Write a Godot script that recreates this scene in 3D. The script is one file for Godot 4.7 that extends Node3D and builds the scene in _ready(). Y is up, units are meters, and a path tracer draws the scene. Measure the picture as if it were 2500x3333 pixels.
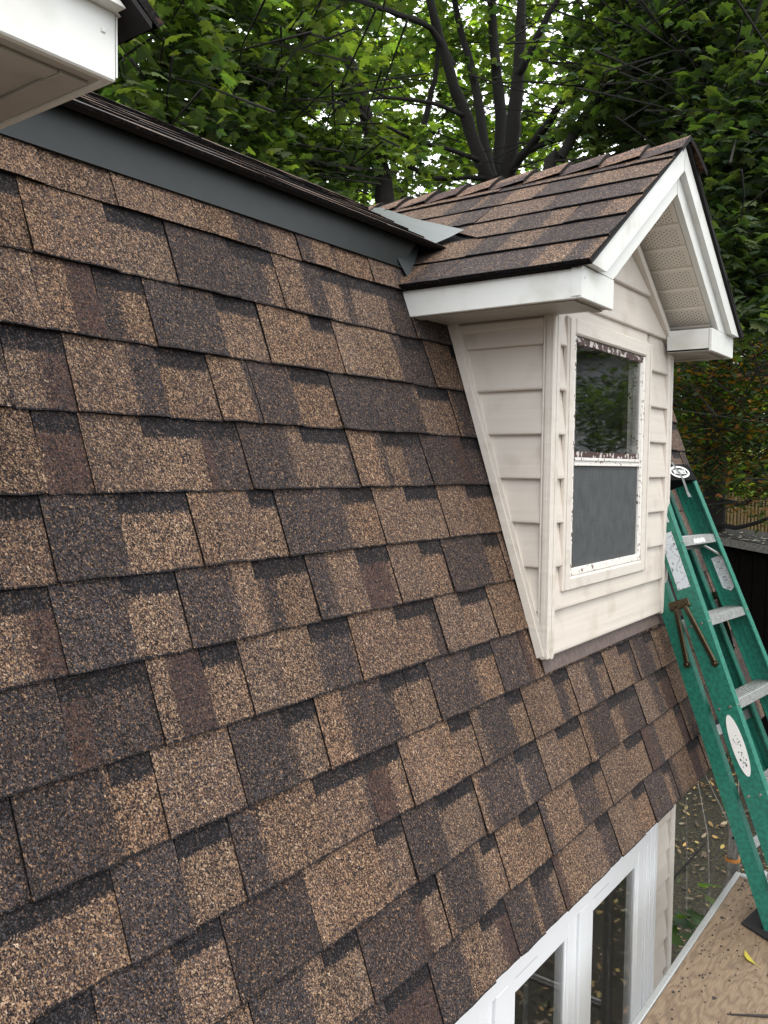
extends Node3D
# A mansard-roofed house seen from a scaffold, with a dormer, a leaning stepladder and maples behind.

var rng := RandomNumberGenerator.new()
var M := {}
const PI2 := TAU
# mansard plane
const TH := 1.2545
const E := 0.1439
const Y0 := 0.6285
const Z0 := -1.4638
var SU := Vector3(0, -sin(TH), cos(TH))      # down the slope
var SN := Vector3(0, cos(TH), sin(TH))       # out of the slope
var shingle_specs: Array = []

# ---------------------------------------------------------------- helpers
func R(a: float, b: float) -> float:
	return rng.randf_range(a, b)

func st_new() -> SurfaceTool:
	var st := SurfaceTool.new()
	st.begin(Mesh.PRIMITIVE_TRIANGLES)
	st.set_smooth_group(-1)
	return st

# triangle a,b,c wound counter-clockwise seen from outside
func tri(st: SurfaceTool, a: Vector3, b: Vector3, c: Vector3) -> void:
	st.add_vertex(a); st.add_vertex(c); st.add_vertex(b)

func tri_out(st: SurfaceTool, a: Vector3, b: Vector3, c: Vector3, mid: Vector3) -> void:
	var n := (b - a).cross(c - a)
	if n.dot((a + b + c) / 3.0 - mid) >= 0.0:
		tri(st, a, b, c)
	else:
		tri(st, a, c, b)

func quad_out(st: SurfaceTool, a: Vector3, b: Vector3, c: Vector3, d: Vector3, mid: Vector3) -> void:
	tri_out(st, a, b, c, mid)
	tri_out(st, a, c, d, mid)

# eight corners: 0-3 one face in order, 4-7 the opposite face in the same order
func hexa(st: SurfaceTool, p: Array) -> void:
	var mid := Vector3.ZERO
	for q in p: mid += q
	mid /= 8.0
	quad_out(st, p[0], p[1], p[2], p[3], mid)
	quad_out(st, p[4], p[5], p[6], p[7], mid)
	for i in 4:
		var j := (i + 1) % 4
		quad_out(st, p[i], p[j], p[j + 4], p[i + 4], mid)

func prism(st: SurfaceTool, poly: Array, v: Vector3) -> void:
	var mid := Vector3.ZERO
	for q in poly: mid += q
	mid = mid / poly.size() + v * 0.5
	var n := poly.size()
	for i in range(1, n - 1):
		tri_out(st, poly[0], poly[i], poly[i + 1], mid)
		tri_out(st, poly[0] + v, poly[i] + v, poly[i + 1] + v, mid)
	for i in n:
		var j := (i + 1) % n
		quad_out(st, poly[i], poly[j], poly[j] + v, poly[i] + v, mid)

func box_at(st: SurfaceTool, lo: Vector3, hi: Vector3, bev := 0.0, xf := Transform3D.IDENTITY) -> void:
	var c := (lo + hi) * 0.5
	var h := (hi - lo) * 0.5
	if bev <= 0.0:
		var p := []
		for z in [-1, 1]:
			for q in [[-1, -1], [1, -1], [1, 1], [-1, 1]]:
				p.append(xf * (c + Vector3(q[0] * h.x, q[1] * h.y, z * h.z)))
		hexa(st, p)
		return
	var b := minf(bev, minf(h.x, minf(h.y, h.z)) * 0.9)
	var mid := xf * c
	var V := func(sx: float, sy: float, sz: float, ax: int) -> Vector3:
		var o := Vector3(sx * (h.x - b), sy * (h.y - b), sz * (h.z - b))
		if ax == 0: o.x = sx * h.x
		elif ax == 1: o.y = sy * h.y
		else: o.z = sz * h.z
		return xf * (c + o)
	for s in [-1.0, 1.0]:
		quad_out(st, V.call(s, -1.0, -1.0, 0), V.call(s, 1.0, -1.0, 0), V.call(s, 1.0, 1.0, 0), V.call(s, -1.0, 1.0, 0), mid)
		quad_out(st, V.call(-1.0, s, -1.0, 1), V.call(1.0, s, -1.0, 1), V.call(1.0, s, 1.0, 1), V.call(-1.0, s, 1.0, 1), mid)
		quad_out(st, V.call(-1.0, -1.0, s, 2), V.call(1.0, -1.0, s, 2), V.call(1.0, 1.0, s, 2), V.call(-1.0, 1.0, s, 2), mid)
		for t in [-1.0, 1.0]:
			quad_out(st, V.call(s, t, -1.0, 0), V.call(s, t, 1.0, 0), V.call(s, t, 1.0, 1), V.call(s, t, -1.0, 1), mid)
			quad_out(st, V.call(s, -1.0, t, 0), V.call(s, 1.0, t, 0), V.call(s, 1.0, t, 2), V.call(s, -1.0, t, 2), mid)
			quad_out(st, V.call(-1.0, s, t, 1), V.call(1.0, s, t, 1), V.call(1.0, s, t, 2), V.call(-1.0, s, t, 2), mid)
			for u in [-1.0, 1.0]:
				tri_out(st, V.call(s, t, u, 0), V.call(s, t, u, 1), V.call(s, t, u, 2), mid)

func tube(st: SurfaceTool, pts: Array, rad: Array, sides := 8, smooth := true) -> void:
	# one closed tapered tube through the points
	if smooth: st.set_smooth_group(1)
	var rings := []
	var up := Vector3(0.13, 0.31, 0.94)
	for i in pts.size():
		var d: Vector3 = (pts[mini(i + 1, pts.size() - 1)] - pts[maxi(i - 1, 0)]).normalized()
		var a := d.cross(up).normalized()
		if a.length() < 0.5: a = d.cross(Vector3.RIGHT).normalized()
		var b := d.cross(a).normalized()
		var ring := []
		for k in sides:
			var t := PI2 * k / sides
			ring.append(pts[i] + (a * cos(t) + b * sin(t)) * rad[i])
		rings.append(ring)
	for i in pts.size() - 1:
		var m: Vector3 = (pts[i] + pts[i + 1]) * 0.5
		for k in sides:
			var j := (k + 1) % sides
			quad_out(st, rings[i][k], rings[i][j], rings[i + 1][j], rings[i + 1][k], m)
	st.set_smooth_group(-1)
	for e in [0, pts.size() - 1]:
		var inner: Vector3 = pts[1] if e == 0 else pts[pts.size() - 2]
		for k in sides:
			tri_out(st, pts[e], rings[e][k], rings[e][(k + 1) % sides], inner)

func done(st: SurfaceTool) -> ArrayMesh:
	st.generate_normals()
	return st.commit()

func part(called: String, st, mat: Material, parent: Node = null) -> MeshInstance3D:
	var o := MeshInstance3D.new()
	o.name = called
	o.mesh = done(st) if st is SurfaceTool else st
	o.material_override = mat
	(self if parent == null else parent).add_child(o, true)
	return o

func tag(o: Node, label: String, category: String, group := "", kind := "") -> void:
	o.set_meta("label", label)
	if category != "": o.set_meta("category", category)
	if group != "": o.set_meta("group", group)
	if kind != "": o.set_meta("kind", kind)

func thing(called: String, label: String, category: String, at := Vector3.ZERO, group := "") -> Node3D:
	var o := Node3D.new()
	o.name = called
	o.position = at
	add_child(o, true)
	tag(o, label, category, group)
	return o

# ---------------------------------------------------------------- textures and materials
func noise_image(size: int, freq: float, seed_: int, oct := 4, kind := FastNoiseLite.TYPE_SIMPLEX_SMOOTH) -> Image:
	var n := FastNoiseLite.new()
	n.seed = seed_; n.frequency = freq; n.noise_type = kind
	n.fractal_type = FastNoiseLite.FRACTAL_FBM; n.fractal_octaves = oct
	return n.get_seamless_image(size, size)

func tex_from(img: Image, f: Callable) -> ImageTexture:
	var w := img.get_width()
	var h := img.get_height()
	var d := img.get_data()
	var bpp := d.size() / (w * h)
	var o := PackedByteArray(); o.resize(w * h * 3)
	for i in w * h:
		var c: Color = f.call(d[i * bpp] / 255.0, i % w, i / w)
		o[i * 3] = int(clampf(c.r, 0, 1) * 255); o[i * 3 + 1] = int(clampf(c.g, 0, 1) * 255); o[i * 3 + 2] = int(clampf(c.b, 0, 1) * 255)
	return ImageTexture.create_from_image(Image.create_from_data(w, h, false, Image.FORMAT_RGB8, o))

func mat(called: String, lin: Color, rough: float, tex: Texture2D = null, scale := 1.0, metal := 0.0) -> StandardMaterial3D:
	var m := StandardMaterial3D.new()
	m.resource_name = called
	m.albedo_color = lin.linear_to_srgb()
	m.roughness = rough
	m.metallic = metal
	if tex:
		m.albedo_texture = tex
		m.uv1_triplanar = true
		m.uv1_world_triplanar = true
		m.uv1_scale = Vector3.ONE * scale
	M[called] = m
	return m

func bump(m: StandardMaterial3D, tex: Texture2D, strength: float) -> void:
	m.normal_enabled = true
	m.normal_texture = tex
	m.normal_scale = strength

func normal_from(img: Image, k: float) -> ImageTexture:
	var c := img.duplicate() as Image
	c.convert(Image.FORMAT_RGB8)
	c.bump_map_to_normal_map(k)
	return ImageTexture.create_from_image(c)

func granule_texture() -> ImageTexture:
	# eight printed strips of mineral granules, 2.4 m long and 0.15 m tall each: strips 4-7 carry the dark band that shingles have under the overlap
	var w := 2048
	var h := 1280
	var light := [160, 128, 100]; var tan_ := [116, 91, 74]; var sand := [186, 160, 136]
	var brown := [77, 60, 53]; var red := [78, 57, 53]; var dark := [24, 23, 26]; var grey := [73, 69, 73]; var dk2 := [44, 37, 36]
	var pals := [
		[light, light, light, sand, tan_, tan_, tan_, brown, brown, brown, dk2, dk2, dark, dark, dk2, dark],
		[light, light, sand, tan_, tan_, tan_, brown, brown, brown, brown, dark, dark, dark, dk2, grey, grey],
		[tan_, dk2, brown, brown, grey, grey, grey, grey, dark, dark, dark, dark, dark, dk2, dk2, light],
		[tan_, tan_, red, red, red, red, red, brown, brown, dk2, dk2, dk2, dark, dark, dark, grey],
		[light, light, tan_, tan_, light, tan_, grey, grey, brown, brown, brown, dk2, dk2, dark, dark, sand],
		[dk2, grey, dark, dark, dark, dark, dark, tan_, dark, dark, dk2, dark, dark, dark, dark, grey]]
	var o := PackedByteArray(); o.resize(w * h * 3)
	for row in 8:
		var kind := PackedInt32Array(); kind.resize(w + 64)
		var x := 0
		var k := 0
		while x < w + 64:
			var width := rng.randi_range(70, 280)
			var weights := [0, 0, 1, 1, 1, 2, 2, 3, 4, 0, 2]
			k = weights[rng.randi_range(0, 10)]
			for i in width:
				if x < w + 64: kind[x] = k
				x += 1
		for y in 160:
			var yy := row * 160 + y
			for xx in w:
				var r := rng.randi()
				var at := (yy * w + xx) * 3
				var pick := r & 15
				if pick < 4 and xx > 0:
					o[at] = o[at - 3]; o[at + 1] = o[at - 2]; o[at + 2] = o[at - 1]
				elif pick < 9 and y > 0:
					var ab := at - w * 3
					o[at] = o[ab]; o[at + 1] = o[ab + 1]; o[at + 2] = o[ab + 2]
				else:
					var kk := kind[xx + ((r >> 4) & 15) + ((r >> 22) & 15)]
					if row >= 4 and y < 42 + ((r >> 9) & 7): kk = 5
					if y >= 153: kk = 5  # dark cut edge; also paints the shadow line below each course
					var c: Array = pals[kk][(r >> 13) & 15]
					var v := ((r >> 18) & 31) - 16
					o[at] = clampi(c[0] + v, 0, 255); o[at + 1] = clampi(c[1] + v, 0, 255); o[at + 2] = clampi(c[2] + v, 0, 255)
	return ImageTexture.create_from_image(Image.create_from_data(w, h, false, Image.FORMAT_RGB8, o))

func make_materials() -> void:
	var nf := noise_image(512, 0.02, 3, 5)
	var ng := noise_image(512, 0.25, 5, 2)
	var blotch := tex_from(nf, func(v, _x, _y): return Color(1, 1, 1) * (0.80 + 0.2 * clampf((v - 0.2) * 1.6, 0, 1)))
	var subtle := tex_from(nf, func(v, _x, _y): return Color(1, 1, 1) * (0.93 + 0.07 * clampf((v - 0.2) * 1.6, 0, 1)))
	var dirt := tex_from(nf, func(v, _x, _y):
		var t := clampf((0.36 - v) * 2.0, 0, 1)
		return Color(1, 1, 1).lerp(Color(0.72, 0.69, 0.63), t * 0.5))
	var fine := normal_from(ng, 3.0)
	# siding: faint embossed grain running along the boards
	var gi := Image.create(512, 512, false, Image.FORMAT_RGB8)
	var gn := FastNoiseLite.new(); gn.seed = 8; gn.frequency = 0.05; gn.fractal_octaves = 3
	for y in 512:
		for x in 512:
			var v := gn.get_noise_2d(x * 0.12, y * 2.2) * 0.5 + 0.5
			gi.set_pixel(x, y, Color(v, v, v))
	var grain := normal_from(gi, 2.5)

	var sh := StandardMaterial3D.new()
	sh.resource_name = "granules"
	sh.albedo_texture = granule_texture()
	sh.vertex_color_use_as_albedo = true
	sh.roughness = 0.93
	sh.metallic_specular = 0.35
	M["shingle"] = sh
	mat("asphalt_edge", Color(0.012, 0.011, 0.012), 0.9)
	mat("deck_dark", Color(0.02, 0.018, 0.017), 0.9)
	var sd := mat("siding", Color(0.585, 0.53, 0.475), 0.55, dirt, 0.45)
	bump(sd, grain, 0.18)
	var tr := mat("trim", Color(0.63, 0.58, 0.525), 0.5, dirt, 0.6)
	bump(tr, grain, 0.18)
	mat("vented_soffit", Color(0.72, 0.67, 0.60), 0.55)  # paler than the trim, bounced light put into the colour
	mat("wall_core", Color(0.22, 0.19, 0.16), 0.8)
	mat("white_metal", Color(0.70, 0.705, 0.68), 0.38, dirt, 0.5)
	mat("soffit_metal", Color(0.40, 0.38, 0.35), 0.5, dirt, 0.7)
	mat("vinyl_white", Color(0.82, 0.83, 0.85), 0.3)
	var gm := mat("grey_metal", Color(0.019, 0.024, 0.0245), 0.45, subtle, 1.3)
	gm.metallic_specular = 0.42
	mat("flashing", Color(0.17, 0.18, 0.185), 0.32, null, 1.0, 0.45)
	mat("apron", Color(0.15, 0.11, 0.10), 0.5, blotch, 4.0)
	mat("black", Color(0.008, 0.008, 0.009), 0.6)
	mat("hole", Color(0.03, 0.027, 0.024), 0.9)
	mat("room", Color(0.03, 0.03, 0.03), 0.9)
	mat("streak_grey", Color(0.20, 0.20, 0.195), 0.9)
	# peeling paint: white over brown
	var pk := noise_image(512, 0.03, 21, 5)
	var peel := tex_from(pk, func(v, _x, _y):
		return Color(0.93, 0.92, 0.90) if v > 0.25 else (Color(0.45, 0.36, 0.32) if v < 0.22 else Color(0.55, 0.47, 0.42)))
	mat("peeling_white", Color(0.85, 0.85, 0.85), 0.55, peel, 2.0)
	var peel2 := tex_from(pk, func(v, _x, _y):
		return Color(0.86, 0.85, 0.83) if v > 0.62 else (Color(0.30, 0.20, 0.18) if v < 0.58 else Color(0.45, 0.38, 0.35)))
	mat("peeling_brown", Color(0.75, 0.72, 0.72), 0.55, peel2, 2.0)
	# insect screen
	var si := Image.create(256, 256, false, Image.FORMAT_RGB8)
	for y in 256:
		for x in 256:
			var v := 0.42 + (0.10 if x % 4 < 2 else 0.0) + (0.08 if y % 4 < 2 else 0.0) + rng.randf() * 0.12 + gn.get_noise_2d(x * 3.0, y * 0.35) * 0.08 + gn.get_noise_2d(x * 0.4 + 500, y * 0.4) * 0.06
			si.set_pixel(x, y, Color(v, v * 1.01, v * 1.02))
	mat("screen", Color(0.20, 0.21, 0.215), 0.7, ImageTexture.create_from_image(si), 2.6)
	var g := StandardMaterial3D.new()
	g.resource_name = "glass"
	g.transparency = BaseMaterial3D.TRANSPARENCY_ALPHA
	g.albedo_color = Color(0.06, 0.07, 0.07, 0.14)
	g.roughness = 0.02
	g.metallic_specular = 0.9
	M["glass"] = g
	# ladder
	var lad := tex_from(noise_image(512, 0.06, 33, 5), func(v, x, y):
		var sc := rng.randf() < 0.0006
		return Color(1.0, 1.0, 1.0) if sc else Color(1, 1, 1) * (0.70 + 0.42 * clampf(v, 0, 1)))
	var lg := mat("fibreglass", Color(0.018, 0.185, 0.13), 0.42, lad, 1.6)
	lg.metallic_specular = 0.5
	mat("aluminium", Color(0.60, 0.60, 0.59), 0.36, blotch, 5.0, 0.85)
	mat("brass", Color(0.10, 0.078, 0.048), 0.30, blotch, 6.0, 0.85)
	mat("cap_black", Color(0.005, 0.005, 0.005), 0.8).metallic_specular = 0.2
	mat("print_white", Color(0.80, 0.80, 0.78), 0.6)
	mat("tape", Color(0.13, 0.14, 0.13), 0.5)
	mat("cable_grey", Color(0.05, 0.05, 0.05), 0.7)
	# stickers
	var wk := noise_image(256, 0.03, 55, 4)
	var wd := wk.get_data()
	var stick := Image.create(256, 256, false, Image.FORMAT_RGB8)
	for y in 256:
		for x in 256:
			var v := wd[(y * 256 + x) * (wd.size() / 65536)] / 255.0
			var c := Color(0.86, 0.88, 0.90)
			if absf(v - 0.5) < 0.010: c = Color(0.25, 0.28, 0.28)
			if v < 0.2: c = Color(0.10, 0.40, 0.32)
			stick.set_pixel(x, y, c)
	mat("worn_sticker", Color(0.82, 0.84, 0.86), 0.5, ImageTexture.create_from_image(stick), 1.7)
	var prn := Image.create(128, 256, false, Image.FORMAT_RGB8)
	prn.fill(Color(0.85, 0.86, 0.87))
	var py := 8
	while py < 244:
		var hgt := rng.randi_range(2, 4)
		if rng.randf() < 0.18: hgt = 14
		var x0 := rng.randi_range(6, 30); var x1 := rng.randi_range(90, 122)
		if hgt > 10: x0 = 40; x1 = 84
		for y in hgt:
			for x in range(x0, x1):
				if rng.randf() < 0.6: prn.set_pixel(x, mini(py + y, 255), Color(0.42, 0.43, 0.46))
		py += hgt + rng.randi_range(3, 6)
	var ps := StandardMaterial3D.new()
	ps.resource_name = "printed_sticker"; ps.albedo_texture = ImageTexture.create_from_image(prn); ps.roughness = 0.5
	M["printed_sticker"] = ps
	# plywood
	var pn := FastNoiseLite.new(); pn.seed = 77; pn.frequency = 0.006; pn.fractal_octaves = 3
	var pw := Image.create(1024, 1024, false, Image.FORMAT_RGB8)
	for y in 1024:
		for x in 1024:
			var warp := pn.get_noise_2d(x * 0.22, y * 1.1) * 9.0 + pn.get_noise_2d(x * 1.2 + 900, y * 4.5) * 2.2 + pn.get_noise_2d(x * 0.9 + 300, y * 1.5 + 70) * 3.0
			var v := sin(warp * 2.1 + y * 0.012) * 0.5 + 0.5
			v = pow(v, 2.2)
			var fl := pn.get_noise_2d(x * 3.0, y * 40.0)
			var c := Color(0.515, 0.44, 0.36).lerp(Color(0.38, 0.31, 0.25), v * 0.55)
			c = c * (1.0 + fl * 0.16)
			pw.set_pixel(x, y, c)
	var ply := mat("plywood", Color(0.92, 0.92, 0.92), 0.8, ImageTexture.create_from_image(pw), 0.75)
	mat("debris", Color(0.035, 0.03, 0.028), 0.9)
	mat("steel", Color(0.36, 0.35, 0.33), 0.38, blotch, 6.0, 0.85)
	mat("edge_metal", Color(0.42, 0.43, 0.43), 0.45, dirt, 5.0, 0.4)
	mat("orange", Color(0.42, 0.17, 0.03), 0.6)
	# ground
	var gimg := noise_image(1024, 0.02, 12, 6)
	var soil := tex_from(gimg, func(v, _x, _y):
		return Color(0.20, 0.165, 0.13).lerp(Color(0.27, 0.27, 0.15), clampf((v - 0.45) * 4.0, 0, 1)) * (0.7 + v * 0.6))
	var so := mat("soil", Color(0.50, 0.50, 0.50), 0.95, soil, 1.3)
	bump(so, normal_from(gimg, 6.0), 1.0)
	# trees
	var bk := noise_image(512, 0.03, 44, 5)
	var bt := tex_from(bk, func(v, _x, _y): return Color(1, 1, 1) * (0.5 + 0.7 * v))
	var ba := mat("bark", Color(0.0125, 0.0105, 0.009), 0.95, bt, 2.0)
	bump(ba, normal_from(bk, 6.0), 0.8)
	var lf := StandardMaterial3D.new()
	lf.resource_name = "leaf"
	lf.vertex_color_use_as_albedo = true
	lf.roughness = 0.42
	lf.metallic_specular = 0.4
	lf.backlight_enabled = true
	lf.backlight = Color(1.0, 1.1, 0.5)
	M["leaf"] = lf
	var dl := StandardMaterial3D.new()
	dl.resource_name = "dry_leaf"; dl.vertex_color_use_as_albedo = true; dl.roughness = 0.75
	M["dry_leaf"] = dl
	mat("bamboo", Color(0.30, 0.20, 0.095), 0.7, blotch, 1.5)
	mat("shed_wood", Color(0.006, 0.005, 0.0045), 0.95, blotch, 1.2).metallic_specular = 0.1
	mat("shed_edge", Color(0.20, 0.185, 0.17), 0.7, bt, 1.5)
	mat("shed_roof", Color(0.04, 0.037, 0.035), 0.9, bt, 2.0)
	mat("neighbour_siding", Color(0.40, 0.41, 0.41), 0.6, blotch, 0.4)
	mat("brick_red", Color(0.25, 0.10, 0.07), 0.85, bt, 1.0)

# ---------------------------------------------------------------- shingles
# a shingle lies on the plane through o with axes u (along the course), s (down the slope), n (outwards)
func shingle(parent: Node, o: Vector3, u: Vector3, s: Vector3, n: Vector3, x0: float, x1: float, s0: float, s1: float, ht: float, hb: float, band: bool, called := "shingle", x0t := INF) -> void:
	shingle_specs.append({"p": parent, "o": o, "u": u, "s": s, "n": n, "x0": x0, "x1": x1, "s0": s0, "s1": s1, "ht": ht, "hb": hb, "row": rng.randi_range(4, 7) if band else rng.randi_range(0, 3), "uo": R(0.0, 1.92), "seed": rng.randi(), "called": called, "x0t": x0t, "tint": R(0.68, 0.86), "warm": R(-0.03, 0.03)})

func shingle_weight(d: Dictionary) -> float:
	var c: Vector3 = d.o + d.u * ((d.x0 + d.x1) * 0.5) + d.s * ((d.s0 + d.s1) * 0.5)
	var f := Vector3(0.80445, -0.05491, -0.59148)
	var r := Vector3(0.59284, 0.01123, 0.80524)
	var p := Vector3(0.03758, 0.99843, -0.04159)
	var z := c.dot(f)
	if z < 0.3: return 0.0
	var facing: float = d.n.dot(-c.normalized())
	if facing <= 0.0: return 0.0
	if absf(c.dot(r) / z) > 0.50 or absf(c.dot(p) / z) > 0.64: return 0.0
	return (d.x1 - d.x0) * facing / (z * z)

func shingle_geometry(st: SurfaceTool, d: Dictionary) -> void:
	var lr := RandomNumberGenerator.new(); lr.seed = d.seed
	var nx := 4
	var tops := []
	var bots := []
	var lows := []
	var uvt := []
	var uvb := []
	var slant := lr.randf_range(-0.003, 0.003)
	for i in nx + 1:
		var t := float(i) / nx
		var x: float = lerpf(d.x0, d.x1, t)
		var xt: float = x
		if d.x0t != INF: xt = lerpf(d.x0t, d.x1, t)
		var sb: float = d.s1 + lr.randf_range(-0.0016, 0.0016)
		var hb: float = d.hb + lr.randf_range(-0.0008, 0.0012)
		tops.append(d.o + d.u * (xt + slant) + d.s * d.s0 + d.n * d.ht)
		bots.append(d.o + d.u * x + d.s * sb + d.n * hb)
		lows.append(d.o + d.u * x + d.s * (sb - 0.003) + d.n * -0.004)
		var rt: float = d.row * 160.0
		uvt.append(Vector2((xt + d.uo) / 1.92, (rt + 2.0) / 1280.0))
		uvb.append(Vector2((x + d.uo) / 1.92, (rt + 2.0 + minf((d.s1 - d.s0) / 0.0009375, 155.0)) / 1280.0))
	var tint: float = d.tint
	var col := Color(tint * (1.0 + d.warm), tint, tint * (1.0 - d.warm))
	var mid: Vector3 = (tops[0] + tops[nx] + bots[0] + bots[nx]) * 0.25 - d.n * 0.05
	var put := func(a: Vector3, b: Vector3, c: Vector3, ua: Vector2, ub: Vector2, uc: Vector2, cc: Color) -> void:
		var nn := (b - a).cross(c - a)
		st.set_color(cc)
		if nn.dot((a + b + c) / 3.0 - mid) < 0.0:
			st.set_uv(ua); st.add_vertex(a); st.set_uv(ub); st.add_vertex(b); st.set_uv(uc); st.add_vertex(c)
		else:
			st.set_uv(ua); st.add_vertex(a); st.set_uv(uc); st.add_vertex(c); st.set_uv(ub); st.add_vertex(b)
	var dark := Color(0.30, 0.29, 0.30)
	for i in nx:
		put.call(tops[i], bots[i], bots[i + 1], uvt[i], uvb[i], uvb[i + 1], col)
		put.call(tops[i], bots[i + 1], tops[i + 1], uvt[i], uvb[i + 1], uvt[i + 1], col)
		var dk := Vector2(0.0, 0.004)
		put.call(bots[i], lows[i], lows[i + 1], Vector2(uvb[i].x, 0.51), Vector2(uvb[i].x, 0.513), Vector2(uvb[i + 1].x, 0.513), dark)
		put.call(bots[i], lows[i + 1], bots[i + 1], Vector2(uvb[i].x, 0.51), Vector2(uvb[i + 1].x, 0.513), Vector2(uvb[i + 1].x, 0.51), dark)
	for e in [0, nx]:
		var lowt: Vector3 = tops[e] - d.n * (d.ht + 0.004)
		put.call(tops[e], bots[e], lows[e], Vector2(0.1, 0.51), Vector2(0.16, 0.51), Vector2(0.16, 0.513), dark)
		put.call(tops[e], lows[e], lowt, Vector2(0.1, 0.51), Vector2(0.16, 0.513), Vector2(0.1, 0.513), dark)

func lay_shingles() -> void:
	for d in shingle_specs: d["w"] = shingle_weight(d)
	shingle_specs.sort_custom(func(a, b): return a.w > b.w)
	var rest := {}
	var count := 0
	for d in shingle_specs:
		if count < 298 and d.w > 0.0:
			var st := st_new()
			shingle_geometry(st, d)
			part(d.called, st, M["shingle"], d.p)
			count += 1
		else:
			if not rest.has(d.p): rest[d.p] = st_new()
			shingle_geometry(rest[d.p], d)
	for p in rest:
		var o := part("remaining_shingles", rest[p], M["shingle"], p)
		o.set_meta("kind", "stuff")

func on_mansard(x: float, y: float, h := 0.0) -> Vector3:
	var s := (Y0 - y) / sin(TH)
	return Vector3(x, Y0, Z0) + SU * s + SN * h

# ---------------------------------------------------------------- the house
const XL := 2.2154
const XR := 3.2154
const XC := 2.7154
const ZF := -1.0546
const YB := -0.543
const ZO := -0.875
const WZ := -1.09
const DECK_Y := -1.6

func lap_board(st: SurfaceTool, y0: float, y1: float, a: Callable, b: Callable, out: Vector3) -> void:
	# a(y), b(y): the two ends of the board on the wall plane at height y
	var prof := [[y0, 0.0], [y0 + 0.0008, 0.0130], [y0 + 0.004, 0.0155], [y0 + 0.010, 0.0155], [y0 + 0.05, 0.0108], [y0 + 0.09, 0.0055], [y1 + 0.004, -0.0005]]
	var mid: Vector3 = (a.call((y0 + y1) * 0.5) + b.call((y0 + y1) * 0.5)) * 0.5 - out * 0.05
	for i in prof.size() - 1:
		var p = prof[i]; var q = prof[i + 1]
		quad_out(st, a.call(p[0]) + out * p[1], b.call(p[0]) + out * p[1], b.call(q[0]) + out * q[1], a.call(q[0]) + out * q[1], mid)
	for e in [a, b]:
		var base: Vector3 = e.call(y0)
		for i in range(1, prof.size() - 1):
			var p = prof[i]; var q = prof[i + 1]
			tri_out(st, base, e.call(p[0]) + out * p[1], e.call(q[0]) + out * q[1], mid)

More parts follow.
